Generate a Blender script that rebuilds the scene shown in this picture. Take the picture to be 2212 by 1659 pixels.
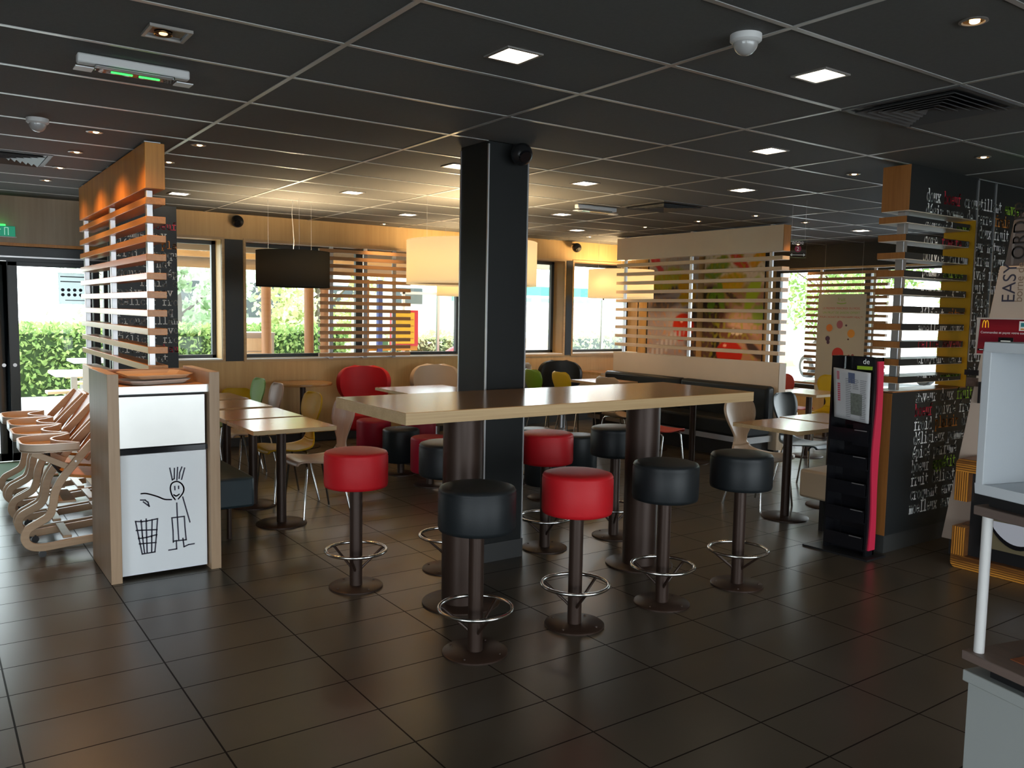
import bpy, bmesh, math, random
from mathutils import Vector, Matrix
random.seed(7)
for o in list(bpy.data.objects):
    bpy.data.objects.remove(o, do_unlink=True)
SC = bpy.context.scene
COL = SC.collection
PI = math.pi

# ---------------------------------------------------------------- camera
yaw, pitch, roll = 0.61527, -0.085443, 0.018115
fw = Vector((math.sin(yaw)*math.cos(pitch), math.cos(yaw)*math.cos(pitch), math.sin(pitch)))
rt = Vector((math.cos(yaw), -math.sin(yaw), 0)); up = rt.cross(fw)
r2 = math.cos(roll)*rt + math.sin(roll)*up
u2 = -math.sin(roll)*rt + math.cos(roll)*up
cam = bpy.data.cameras.new('camera'); camo = bpy.data.objects.new('camera', cam); COL.objects.link(camo)
cam.sensor_width = 36; cam.sensor_fit = 'HORIZONTAL'; cam.lens = 1813.04*36/2212
cam.clip_start = 0.05; cam.clip_end = 300
M = Matrix((r2, u2, -fw)).transposed().to_4x4(); M.translation = Vector((0, 0, 1.6))
camo.matrix_world = M
SC.camera = camo

# ---------------------------------------------------------------- world, exposure
SC.view_settings.view_transform = 'Standard'; SC.view_settings.look = 'None'
SC.view_settings.gamma = 1; SC.view_settings.use_curve_mapping = False
SC.view_settings.exposure = 0.1
SC.cycles.sample_clamp_indirect = 4; SC.cycles.caustics_reflective = False; SC.cycles.caustics_refractive = False
w = bpy.data.worlds.new('sky'); SC.world = w; w.use_nodes = True
nt = w.node_tree; bg = nt.nodes['Background']
tc = nt.nodes.new('ShaderNodeTexCoord'); sep = nt.nodes.new('ShaderNodeSeparateXYZ')
rmp = nt.nodes.new('ShaderNodeValToRGB'); nz = nt.nodes.new('ShaderNodeTexNoise'); mx = nt.nodes.new('ShaderNodeMixRGB')
nt.links.new(tc.outputs['Generated'], sep.inputs[0]); nt.links.new(sep.outputs['Z'], rmp.inputs[0])
rmp.color_ramp.elements[0].color = (0.83, 0.94, 1.0, 1); rmp.color_ramp.elements[1].color = (0.60, 0.80, 1.0, 1)
nz.inputs['Scale'].default_value = 2.5; nt.links.new(tc.outputs['Generated'], nz.inputs['Vector'])
mx.inputs[2].default_value = (.92, .97, 1, 1); nt.links.new(nz.outputs[0], mx.inputs[0]); nt.links.new(rmp.outputs[0], mx.inputs[1])
nt.links.new(mx.outputs[0], bg.inputs[0]); bg.inputs[1].default_value = 8.0

H = 2.6458          # ceiling height
WY, WX = 9.65, 10.7 # inner faces of the far wall and the right-hand wall

def portal(x, y, z, sx, sz, rz):
    l = bpy.data.lights.new('daylight_portal', 'AREA'); l.shape = 'RECTANGLE'; l.size = sx; l.size_y = sz
    l.energy = 1; l.cycles.is_portal = True
    o = bpy.data.objects.new('daylight_portal', l); COL.objects.link(o)
    o.location = (x, y, z); o.rotation_euler = (-PI/2, 0, rz)
# light enters along local -Z
portal(0.6, 10.02, 1.0, 2.3, 2.1, 0)
portal(2.6, 10.02, 1.68, 0.6, 1.4, 0)
portal(5.4, 10.02, 1.68, 4.7, 1.4, 0)
portal(8.55, 10.02, 1.68, 1.3, 1.4, 0)
portal(11.05, 6.0, 1.4, 5.0, 2.0, -PI/2)
portal(1.75, -4.3, 1.35, 9.5, 2.3, PI)
portal(-4.3, -1.0, 1.35, 4.0, 2.1, PI/2)

# ---------------------------------------------------------------- mesh helpers
class MB:
    def __init__(s): s.v = []; s.f = []; s.m = []
    def add(s, vs, fs, mi=0):
        b = len(s.v); s.v += [tuple(p) for p in vs]
        for f in fs: s.f.append([b+i for i in f]); s.m.append(mi)
        return s
    def box(s, x0, x1, y0, y1, z0, z1, mi=0):
        if x0 > x1: x0, x1 = x1, x0
        if y0 > y1: y0, y1 = y1, y0
        if z0 > z1: z0, z1 = z1, z0
        return s.add([(x0,y0,z0),(x1,y0,z0),(x1,y1,z0),(x0,y1,z0),(x0,y0,z1),(x1,y0,z1),(x1,y1,z1),(x0,y1,z1)],
              [(3,2,1,0),(4,5,6,7),(0,1,5,4),(1,2,6,5),(2,3,7,6),(3,0,4,7)], mi)
    def tube(s, pts, r, n=10, mi=0, closed=False, cap=True):
        pts = [Vector(p) for p in pts]; N = len(pts)
        rs = r if isinstance(r, (list, tuple)) else [r]*N
        vs = []; prev = None
        for i, p in enumerate(pts):
            if closed: t = pts[(i+1) % N] - pts[i-1]
            else: t = pts[min(i+1, N-1)] - pts[max(i-1, 0)]
            t.normalize()
            if prev is None:
                a = Vector((0,0,1)) if abs(t.z) < .9 else Vector((1,0,0))
                nx = t.cross(a).normalized()
            else:
                nx = (prev - t*prev.dot(t)).normalized()
            prev = nx; ny = t.cross(nx)
            for k in range(n):
                a = 2*PI*k/n; vs.append(p + rs[i]*(math.cos(a)*nx + math.sin(a)*ny))
        fs = []
        for i in range(N if closed else N-1):
            j = (i+1) % N
            for k in range(n): fs.append((i*n+k, i*n+(k+1) % n, j*n+(k+1) % n, j*n+k))
        if cap and not closed:
            fs.append(tuple(reversed(range(n)))); fs.append(tuple((N-1)*n+k for k in range(n)))
        return s.add(vs, fs, mi)
    def lathe(s, prof, c=(0,0,0), n=32, mi=0, cap=True):
        vs = []; K = len(prof)
        for (r, z) in prof:
            for k in range(n):
                a = 2*PI*k/n; vs.append((c[0]+r*math.cos(a), c[1]+r*math.sin(a), c[2]+z))
        fs = []
        for i in range(K-1):
            for k in range(n): fs.append((i*n+k, i*n+(k+1) % n, (i+1)*n+(k+1) % n, (i+1)*n+k))
        if cap:
            fs.append(tuple(reversed(range(n)))); fs.append(tuple((K-1)*n+k for k in range(n)))
        return s.add(vs, fs, mi)
    def prism(s, poly, axis, a0, a1, mi=0):
        """extrude 2-D polygon; axis 'x': poly=(y,z); 'y': (x,z); 'z': (x,y)"""
        f = {'x': lambda p, a: (a, p[0], p[1]), 'y': lambda p, a: (p[0], a, p[1]), 'z': lambda p, a: (p[0], p[1], a)}[axis]
        n = len(poly); vs = [f(p, a0) for p in poly] + [f(p, a1) for p in poly]
        return s.add(vs, [tuple(reversed(range(n))), tuple(range(n, 2*n))] + [(i, (i+1) % n, n+(i+1) % n, n+i) for i in range(n)], mi)
    def ribbon(s, pts, wid, axis, a0, a1, mi=0):
        """strip of given width along a 2-D polyline, extruded from a0 to a1"""
        L = []; R = []
        for i, p in enumerate(pts):
            q0 = pts[max(i-1, 0)]; q1 = pts[min(i+1, len(pts)-1)]
            dx, dy = q1[0]-q0[0], q1[1]-q0[1]; l = math.hypot(dx, dy) or 1
            nx, ny = -dy/l*wid/2, dx/l*wid/2
            L.append((p[0]+nx, p[1]+ny)); R.append((p[0]-nx, p[1]-ny))
        f = {'x': lambda p, a: (a, p[0], p[1]), 'y': lambda p, a: (p[0], a, p[1]), 'z': lambda p, a: (p[0], p[1], a)}[axis]
        n = len(pts); vs = [f(p, a) for a in (a0, a1) for S in (L, R) for p in S]
        fs = []
        for i in range(n-1):
            fs += [(i, i+1, n+i+1, n+i), (2*n+i, 3*n+i, 3*n+i+1, 2*n+i+1), (i, 2*n+i, 2*n+i+1, i+1), (n+i, n+i+1, 3*n+i+1, 3*n+i)]
        fs += [(0, n, 3*n, 2*n), (n-1, 3*n-1, 4*n-1, 2*n-1)]
        return s.add(vs, fs, mi)
    def grid(s, nu, nv, fn, mi=0, flip=False):
        vs = [fn(i/(nu-1), j/(nv-1)) for j in range(nv) for i in range(nu)]
        fs = []
        for j in range(nv-1):
            for i in range(nu-1):
                q = (j*nu+i, j*nu+i+1, (j+1)*nu+i+1, (j+1)*nu+i)
                fs.append(tuple(reversed(q)) if flip else q)
        return s.add(vs, fs, mi)
    def sphere(s, c, r, n=20, m=12, mi=0, z0=-1, z1=1):
        sc = r if isinstance(r, (tuple, list)) else (r, r, r)
        prof = []
        a0, a1 = math.asin(z0), math.asin(z1)
        vs = []
        for j in range(m+1):
            a = a0+(a1-a0)*j/m
            for k in range(n):
                b = 2*PI*k/n
                vs.append((c[0]+sc[0]*math.cos(a)*math.cos(b), c[1]+sc[1]*math.cos(a)*math.sin(b), c[2]+sc[2]*math.sin(a)))
        fs = [(j*n+k, j*n+(k+1) % n, (j+1)*n+(k+1) % n, (j+1)*n+k) for j in range(m) for k in range(n)]
        fs.append(tuple(reversed(range(n)))); fs.append(tuple(m*n+k for k in range(n)))
        return s.add(vs, fs, mi)
    def build(s, name, mats, parent=None, origin=None, bevel=0, smooth=40, solid=0, sub=0):
        if not isinstance(mats, (list, tuple)): mats = [mats]
        if origin is None:
            origin = (0,0,0)
            q = parent
            while q is not None:
                if q.get('_w'): origin = q.location.copy()
                q = q.parent
        me = bpy.data.meshes.new(name)
        ox, oy, oz = origin
        me.from_pydata([(x-ox, y-oy, z-oz) for x, y, z in s.v], [], s.f)
        for m in mats: me.materials.append(m)
        me.polygons.foreach_set('material_index', s.m)
        me.validate(); 
        b = bmesh.new(); b.from_mesh(me); bmesh.ops.remove_doubles(b, verts=b.verts, dist=1e-6) if len(s.v) < 20000 else None
        if solid == 0: bmesh.ops.recalc_face_normals(b, faces=b.faces)
        b.to_mesh(me); b.free()
        if smooth:
            me.polygons.foreach_set('use_smooth', [True]*len(me.polygons)); me.set_sharp_from_angle(angle=math.radians(smooth))
        o = bpy.data.objects.new(name, me); COL.objects.link(o)
        if parent is not None: o.parent = parent
        else: o.location = origin
        if solid:
            md = o.modifiers.new('solid', 'SOLIDIFY'); md.thickness = solid; md.offset = 0
        if sub:
            md = o.modifiers.new('sub', 'SUBSURF'); md.levels = sub; md.render_levels = sub
        if bevel:
            md = o.modifiers.new('bevel', 'BEVEL'); md.width = bevel; md.segments = 2; md.limit_method = 'ANGLE'; md.angle_limit = math.radians(50)
        return o

def tag(o, label, cat, group=None, kind=None):
    if label: o['label'] = label
    if cat: o['category'] = cat
    if group: o['group'] = group
    if kind: o['kind'] = kind
    return o
def thing(name, label, cat, loc=(0,0,0), rz=0, group=None, world=False):
    o = bpy.data.objects.new(name, None); COL.objects.link(o); o.empty_display_size = .1
    o.location = loc; o.rotation_euler = (0, 0, rz)
    if world: o['_w'] = 1
    return tag(o, label, cat, group)
def struct(o): o['kind'] = 'structure'; return o
def dup(root, loc, rz=0, label=None, group=None, mats=None):
    """copy of a thing, its parts and sub-parts; mats maps part name -> material"""
    r = root.copy(); COL.objects.link(r); r.location = loc; r.rotation_euler = (0, 0, rz)
    if label: r['label'] = label
    if group: r['group'] = group
    def rec(src, dst):
        for ch in list(src.children):
            c = ch.copy(); COL.objects.link(c); c.parent = dst
            k = ch.name.split('.')[0]
            if mats and k in mats:
                c.material_slots[0].link = 'OBJECT'; c.material_slots[0].material = mats[k]
            rec(ch, c)
    rec(root, r)
    return r

# ---------------------------------------------------------------- materials
def mat(name, col, rough=.5, metal=0., spec=.5, bump=0, bscale=200, vary=0, vscale=6, emit=None, estr=0, coat=0, trans=0, alpha=1, sheen=0):
    m = bpy.data.materials.new(name); m.use_nodes = True
    n = m.node_tree.nodes; l = m.node_tree.links; p = n['Principled BSDF']
    p.inputs['Base Color'].default_value = (*col, 1); p.inputs['Roughness'].default_value = rough
    p.inputs['Metallic'].default_value = metal; p.inputs['Specular IOR Level'].default_value = spec
    p.inputs['Coat Weight'].default_value = coat; p.inputs['Alpha'].default_value = alpha
    p.inputs['Transmission Weight'].default_value = trans
    if emit: p.inputs['Emission Color'].default_value = (*emit, 1); p.inputs['Emission Strength'].default_value = estr
    if bump or vary:
        t = n.new('ShaderNodeTexCoord')
    if bump:
        z = n.new('ShaderNodeTexNoise'); z.inputs['Scale'].default_value = bscale; z.inputs['Detail'].default_value = 3
        bp = n.new('ShaderNodeBump'); bp.inputs['Strength'].default_value = bump; bp.inputs['Distance'].default_value = .002
        l.new(t.outputs['Object'], z.inputs['Vector']); l.new(z.outputs[0], bp.inputs['Height']); l.new(bp.outputs[0], p.inputs['Normal'])
    if vary:
        z = n.new('ShaderNodeTexNoise'); z.inputs['Scale'].default_value = vscale; z.inputs['Detail'].default_value = 4
        r = n.new('ShaderNodeMapRange'); r.inputs['To Min'].default_value = 1-vary; r.inputs['To Max'].default_value = 1+vary
        mm = n.new('ShaderNodeMixRGB'); mm.blend_type = 'MULTIPLY'; mm.inputs[0].default_value = 1; mm.inputs[1].default_value = (*col, 1)
        l.new(t.outputs['Object'], z.inputs['Vector']); l.new(z.outputs[0], r.inputs[0]); l.new(r.outputs[0], mm.inputs[2])
        l.new(mm.outputs[0], p.inputs['Base Color'])
    return m
def wood(name, c1, c2, axis='x', scale=14, rough=.4, stretch=.06, bump=.05, bands=0, spec=.5, coat=0):
    m = bpy.data.materials.new(name); m.use_nodes = True
    n = m.node_tree.nodes; l = m.node_tree.links; p = n['Principled BSDF']
    t = n.new('ShaderNodeTexCoord'); mp = n.new('ShaderNodeMapping')
    sc = {'x': (stretch,1,1), 'y': (1,stretch,1), 'z': (1,1,stretch)}[axis]
    mp.inputs['Scale'].default_value = sc; l.new(t.outputs['Object'], mp.inputs['Vector'])
    z = n.new('ShaderNodeTexNoise'); z.inputs['Scale'].default_value = scale*4; z.inputs['Detail'].default_value = 6; z.inputs['Roughness'].default_value = .6
    l.new(mp.outputs[0], z.inputs['Vector'])
    z2 = n.new('ShaderNodeTexNoise'); z2.inputs['Scale'].default_value = scale*.6; z2.inputs['Detail'].default_value = 2
    l.new(mp.outputs[0], z2.inputs['Vector'])
    ad = n.new('ShaderNodeMath'); ad.operation = 'ADD'; l.new(z.outputs[0], ad.inputs[0]); l.new(z2.outputs[0], ad.inputs[1])
    r = n.new('ShaderNodeMapRange'); r.inputs['From Min'].default_value = .7; r.inputs['From Max'].default_value = 1.3
    l.new(ad.outputs[0], r.inputs[0]); src = r.outputs[0]
    if bands:
        wv = n.new('ShaderNodeTexWave'); wv.inputs['Scale'].default_value = bands; wv.inputs['Distortion'].default_value = .6
        wv.bands_direction = {'x': 'Z', 'y': 'Z', 'z': 'Y'}[axis]; l.new(t.outputs['Object'], wv.inputs['Vector'])
        m2 = n.new('ShaderNodeMath'); m2.operation = 'MULTIPLY'; l.new(wv.outputs[1], m2.inputs[0]); l.new(src, m2.inputs[1])
        m3 = n.new('ShaderNodeMath'); m3.operation = 'MULTIPLY'; m3.inputs[1].default_value = 1.6; l.new(m2.outputs[0], m3.inputs[0]); src = m3.outputs[0]
    mx = n.new('ShaderNodeMixRGB'); mx.inputs[1].default_value = (*c1, 1); mx.inputs[2].default_value = (*c2, 1); l.new(src, mx.inputs[0])
    l.new(mx.outputs[0], p.inputs['Base Color']); p.inputs['Roughness'].default_value = rough
    p.inputs['Specular IOR Level'].default_value = spec; p.inputs['Coat Weight'].default_value = coat
    if bump:
        bp = n.new('ShaderNodeBump'); bp.inputs['Strength'].default_value = bump; bp.inputs['Distance'].default_value = .001
        l.new(src, bp.inputs['Height']); l.new(bp.outputs[0], p.inputs['Normal'])
    return m
def glassmat(name, tint=(.97, 1, .99), refl=.06):
    m = bpy.data.materials.new(name); m.use_nodes = True
    n = m.node_tree.nodes; l = m.node_tree.links; n.remove(n['Principled BSDF']); out = n['Material Output']
    tr = n.new('ShaderNodeBsdfTransparent'); tr.inputs[0].default_value = (*tint, 1)
    gl = n.new('ShaderNodeBsdfGlossy'); gl.inputs['Roughness'].default_value = .02
    fr = n.new('ShaderNodeFresnel'); fr.inputs[0].default_value = 1.45
    mx = n.new('ShaderNodeMixShader'); l.new(fr.outputs[0], mx.inputs[0]); l.new(tr.outputs[0], mx.inputs[1]); l.new(gl.outputs[0], mx.inputs[2])
    l.new(mx.outputs[0], out.inputs[0]); return m
def emitmat(name, col, s):
    m = bpy.data.materials.new(name); m.use_nodes = True
    n = m.node_tree.nodes; l = m.node_tree.links; n.remove(n['Principled BSDF'])
    e = n.new('ShaderNodeEmission'); e.inputs[0].default_value = (*col, 1); e.inputs[1].default_value = s
    l.new(e.outputs[0], n['Material Output'].inputs[0]); return m
def shademat(name, col, tcol, w=.5, glow=0):
    """lampshade fabric: diffuse + translucent, optional emission stands in for light from inside"""
    m = bpy.data.materials.new(name); m.use_nodes = True
    n = m.node_tree.nodes; l = m.node_tree.links; n.remove(n['Principled BSDF']); out = n['Material Output']
    d = n.new('ShaderNodeBsdfDiffuse'); d.inputs[0].default_value = (*col, 1)
    t = n.new('ShaderNodeBsdfTranslucent'); t.inputs[0].default_value = (*tcol, 1)
    mx = n.new('ShaderNodeMixShader'); mx.inputs[0].default_value = w
    l.new(d.outputs[0], mx.inputs[1]); l.new(t.outputs[0], mx.inputs[2]); last = mx
    if glow:  # glow put into the fabric for the bulb shining through
        e = n.new('ShaderNodeEmission'); e.inputs[0].default_value = (*tcol, 1); e.inputs[1].default_value = glow
        a = n.new('ShaderNodeAddShader'); l.new(mx.outputs[0], a.inputs[0]); l.new(e.outputs[0], a.inputs[1]); last = a
    l.new(last.outputs[0], out.inputs[0]); return m

m_wallwood = wood('wall_oak', (.66,.42,.17), (.56,.33,.12), 'z', 8, .5, .05)
m_wallwood2 = wood('wall_oak_grey', (.42,.33,.23), (.34,.26,.18), 'z', 8, .55, .05)
m_edge = wood('oak_edge', (.62,.42,.20), (.46,.28,.12), 'x', 12, .45, .05)
m_top = wood('table_oak', (.42,.21,.07), (.36,.175,.055), 'x', 12, .2, .04, .008, spec=.5)
m_topedge = wood('ply_edge', (.60,.42,.22), (.46,.30,.145), 'x', 30, .5, .02)
m_pale = wood('pale_ply', (.66,.50,.34), (.55,.40,.26), 'z', 10, .42, .05)
m_palex = wood('pale_ply_long', (.78,.60,.40), (.66,.49,.31), 'y', 10, .42, .05)
m_cream = mat('cream_laminate', (.76,.62,.46), .55, vary=.04)
m_orange = wood('orange_oak', (.62,.26,.035), (.45,.16,.018), 'z', 16, .42, .05)
m_orangey = wood('orange_oak_long', (.52,.235,.045), (.38,.15,.022), 'y', 16, .3, .05)
m_zebra = wood('zebra_ply', (.10,.035,.008), (.72,.30,.04), 'y', 20, .4, .03, bands=22)
m_zebrav = wood('zebra_ply_upright', (.10,.035,.008), (.72,.30,.04), 'z', 20, .4, .03, bands=22)
m_black = mat('black_laminate', (.013,.015,.016), .42, spec=.35, vary=.1)
m_blackp = mat('black_plastic', (.012,.012,.013), .35)
m_gloss = mat('black_gloss', (.008,.008,.010), .12)
m_dark = mat('anthracite_frame', (.035,.042,.046), .4)
m_blackleather = mat('black_leather', (.011,.014,.016), .45, spec=.3, bump=.25, bscale=350, vary=.1)
m_redleather = mat('red_leather', (.50,.008,.014), .5, spec=.3, bump=.25, bscale=350)
m_redleather2 = mat('dark_red_leather', (.30,.006,.022), .5, spec=.3, bump=.2, bscale=350)
m_beigeleather = mat('beige_leather', (.50,.38,.26), .45, bump=.2, bscale=300)
m_greyleather = mat('grey_leather', (.16,.17,.19), .4, bump=.2, bscale=300)
m_tealleather = mat('dark_teal_leather', (.018,.034,.042), .42, bump=.2, bscale=300)
m_bronze = mat('bronze_steel', (.042,.024,.017), .42, metal=.35, spec=.4, vary=.08)
m_chrome = mat('brushed_chrome', (.62,.62,.60), .22, metal=1)
m_alu = mat('aluminium', (.55,.55,.56), .35, metal=.9)
m_white = mat('white_laminate', (.86,.89,.91), .4)
m_steel = mat('brushed_steel', (.62,.61,.58), .32, metal=1, vary=.12, vscale=3)
m_whiteplastic = mat('white_plastic', (.62,.61,.60), .45)
m_ink = mat('drawing_ink', (.03,.028,.05), .6)
m_glass = glassmat('window_glass')
m_clear = glassmat('clear_acrylic', (.93,.95,.95))
m_lit = emitmat('lamp_diffuser', (1,.86,.68), 14)
m_gold = mat('gold_reflector', (.9,.55,.18), .2, metal=1)
m_bulb = emitmat('warm_bulb', (1,.62,.28), 18); m_bulb.cycles.emission_sampling = 'NONE'
m_green_e = emitmat('green_exit_glow', (.05,1,.12), 2.2)
m_greensign = mat('green_exit_plate', (.0,.25,.13), .4, emit=(.0,.45,.25), estr=.35)
m_wtext = mat('white_lettering', (.88,.88,.85), .6)
m_rtext = mat('red_lettering', (.60,.03,.06), .6)
m_gtext = mat('green_lettering', (.35,.60,.05), .6)
m_otext = mat('orange_lettering', (.65,.24,.04), .6)
TEXTM = [m_wtext, m_rtext, m_gtext, m_otext]
m_yellowp = mat('yellow_panel', (.50,.27,.005), .45)
m_plinth = mat('grey_plinth', (.030,.030,.029), .5)

def floor_mat():
    m = bpy.data.materials.new('floor_tiles'); m.use_nodes = True
    n = m.node_tree.nodes; l = m.node_tree.links; p = n['Principled BSDF']
    t = n.new('ShaderNodeTexCoord'); mp = n.new('ShaderNodeMapping'); mp.inputs['Location'].default_value = (-.245, -2.028, 0)
    l.new(t.outputs['Object'], mp.inputs['Vector'])
    b = n.new('ShaderNodeTexBrick'); b.offset = 0; b.offset_frequency = 2; b.squash = 1
    b.inputs['Scale'].default_value = 1; b.inputs['Brick Width'].default_value = .606; b.inputs['Row Height'].default_value = .3075
    b.inputs['Mortar Size'].default_value = .0038; b.inputs['Mortar Smooth'].default_value = .1; b.inputs['Bias'].default_value = 0
    b.inputs['Color1'].default_value = (.066,.056,.041,1); b.inputs['Color2'].default_value = (.058,.049,.036,1); b.inputs['Mortar'].default_value = (.018,.015,.013,1)
    l.new(mp.outputs[0], b.inputs['Vector'])
    z = n.new('ShaderNodeTexNoise'); z.inputs['Scale'].default_value = 3; z.inputs['Detail'].default_value = 5; l.new(t.outputs['Object'], z.inputs['Vector'])
    r = n.new('ShaderNodeMapRange'); r.inputs['To Min'].default_value = .75; r.inputs['To Max'].default_value = 1.25; l.new(z.outputs[0], r.inputs[0])
    mm = n.new('ShaderNodeMixRGB'); mm.blend_type = 'MULTIPLY'; mm.inputs[0].default_value = 1; l.new(b.outputs['Color'], mm.inputs[1]); l.new(r.outputs[0], mm.inputs[2])
    l.new(mm.outputs[0], p.inputs['Base Color'])
    rr = n.new('ShaderNodeMapRange'); rr.inputs['To Min'].default_value = .23; rr.inputs['To Max'].default_value = .34; l.new(z.outputs[0], rr.inputs[0])
    p.inputs['Roughness'].default_value = .29
    bp = n.new('ShaderNodeBump'); bp.invert = True; bp.inputs['Strength'].default_value = .6; bp.inputs['Distance'].default_value = .002
    l.new(b.outputs['Fac'], bp.inputs['Height']); l.new(bp.outputs[0], p.inputs['Normal'])
    sp = n.new('ShaderNodeMapRange'); sp.inputs['To Min'].default_value = .5; sp.inputs['To Max'].default_value = .02
    l.new(b.outputs['Fac'], sp.inputs[0]); l.new(sp.outputs[0], p.inputs['Specular IOR Level'])
    return m
m_ceil = mat('ceiling_tile', (.098,.097,.093), .85, bump=.6, bscale=400, vary=.12, vscale=60)
m_grid = mat('ceiling_rail', (.50,.50,.48), .35, metal=.5)

# ---------------------------------------------------------------- room shell
mb = MB(); mb.add([(-4.3,-4.3,0),(WX+.05,-4.3,0),(WX+.05,WY+.35,0),(-4.3,WY+.35,0)], [(0,1,2,3)])
struct(mb.build('floor', floor_mat()))
mb = MB(); mb.box(-4.3, WX+.4, -4.3, WY+.35, H, H+.12)
struct(mb.build('ceiling', m_ceil))
# suspended ceiling rails: every 1.2 m across x, every 0.6 m across y
mb = MB()
k = -3
while .219+1.2*k < WX: 
    x = .219+1.2*k
    if x > -4.2: mb.box(x-.011, x+.011, -4.3, WY, H-.004, H-.0005)
    k += 1
k = -10
while 1.991+.6*k < WY:
    y = 1.991+.6*k
    if y > -4.2: mb.box(-4.3, WX, y-.011, y+.011, H-.0036, H-.0005)
    k += 1
o = mb.build('trim_1', m_grid); struct(o)

# far wall (plane y = 9.65), 0.30 thick, with door and three windows
def wall_pieces_y(mb, y0, y1, xs0, xs1, openings, mi=0):
    x = xs0
    for (a, b, z0, z1) in sorted(openings):
        if a > x: mb.box(x, a, y0, y1, 0, H, mi)
        if z0 > 0: mb.box(a, b, y0, y1, 0, z0, mi)
        if z1 < H: mb.box(a, b, y0, y1, z1, H, mi)
        x = b
    if x < xs1: mb.box(x, xs1, y0, y1, 0, H, mi)
def wall_pieces_x(mb, x0, x1, ys0, ys1, openings, mi=0):
    y = ys0
    for (a, b, z0, z1) in sorted(openings):
        if a > y: mb.box(x0, x1, y, a, 0, H, mi)
        if z0 > 0: mb.box(x0, x1, a, b, 0, z0, mi)
        if z1 < H: mb.box(x0, x1, a, b, z1, H, mi)
        y = b
    if y < ys1: mb.box(x0, x1, y, ys1, 0, H, mi)
W1 = (2.30, 2.80, 1.0, 2.35); W2 = (3.07, 7.72, 1.0, 2.35); W3 = (7.90, 9.22, 1.0, 2.35); D1 = (-.62, 1.72, 0, 2.16)
mb = MB(); wall_pieces_y(mb, WY, WY+.3, -4.3, 2.2, [D1]); mb.box(2.2, 2.3, WY, WY+.3, 0, H)
o = mb.build('wall_far', m_wallwood2); struct(o)
mb = MB(); wall_pieces_y(mb, WY, WY+.3, 2.3, WX+.35, [W1, W2, W3])
o = mb.build('wall_far_windows', m_wallwood); o.name = 'wall_back'; struct(o)
WR = (3.3, 8.34, .55, 2.31)
mb = MB(); wall_pieces_x(mb, WX, WX+.3, -4.3, WY, [WR])
o = mb.build('wall_right', m_wallwood); struct(o)
# black band above the right-hand window
mb = MB(); mb.box(WX-.012, WX, -1, WY, 2.325, H); o = mb.build('trim_2', m_black); struct(o)
mb = MB(); mb.box(WX-.03, WX+.02, -1, 8.4, 2.295, 2.325); o = mb.build('trim_3', m_edge); struct(o)
# black panels between the windows, fixed on the far wall
for i, (a, b) in enumerate([(2.835, 3.035), (7.755, 7.865)]):
    mb = MB(); mb.box(a, b, WY-.012, WY, .985, 2.36); o = mb.build('trim_%d' % (4+i), m_black); struct(o)
# light-coloured plinth on the far wall
mb = MB(); mb.box(1.72, WX, WY-.015, WY, 0, .1); o = mb.build('baseboard_back', m_plinth); struct(o)
mb = MB(); mb.box(WX-.015, WX, -1, WY-.015, 0, .1); o = mb.build('baseboard_right', m_plinth); struct(o)
# walls behind and beside the camera, with the glazed shop front
m_wallpaint = mat('rear_wall_paint', (.30,.25,.19), .7)
mb = MB(); wall_pieces_y(mb, -4.6, -4.3, -4.6, WX+.3, [(-3, 6.5, .2, 2.5)]); o = mb.build('wall_front', m_wallpaint); struct(o)
mb = MB(); wall_pieces_x(mb, -4.6, -4.3, -4.3, WY+.3, [(-3.0, 1.0, .3, 2.4)]); o = mb.build('wall_left', m_wallpaint); struct(o)

def window(idx, x0, x1, z0, z1, yg, mull=(), sideframe=True):
    f = thing('window_%d' % idx, None, None, (x0, yg, z0), world=True); f['kind'] = 'structure'
    mb = MB(); t = .045
    mb.box(x0, x1, yg-.03, yg+.03, z0, z0+.05); mb.box(x0, x1, yg-.03, yg+.03, z1-t, z1)
    mb.box(x0, x0+t, yg-.03, yg+.03, z0, z1); mb.box(x1-t, x1, yg-.03, yg+.03, z0, z1)
    for m in mull: mb.box(m-.045, m+.045, yg-.035, yg+.03, z0, z1)
    mb.build('window_frame', m_dark, f, bevel=.003)
    mb = MB(); mb.add([(x0+.02,yg,z0+.02),(x1-.02,yg,z0+.02),(x1-.02,yg,z1-.02),(x0+.02,yg,z1-.02)], [(0,1,2,3)])
    mb.build('window_pane', m_glass, f)
    mb = MB()   # oak edging round the opening
    a, e, d = .028, .012, WY
    mb.box(x0-a, x1+a, d-e, d+.02, z1, z1+a); mb.box(x0-a, x1+a, d-e, d+.02, z0-a, z0)
    mb.box(x0-a, x0, d-e, d+.02, z0, z1); mb.box(x1, x1+a, d-e, d+.02, z0, z1)
    mb.build('window_trim', m_edge, f)
    mb = MB(); mb.box(x0, x1, d, yg, z0-.01, z0+.012); mb.build('window_sill', m_white, f)
    return f
window(1, 2.30, 2.80, 1.0, 2.35, 9.92)
window(2, 3.07, 7.72, 1.0, 2.35, 9.92, (4.585, 6.075))
window(3, 7.90, 9.22, 1.0, 2.35, 9.92, ())
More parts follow.
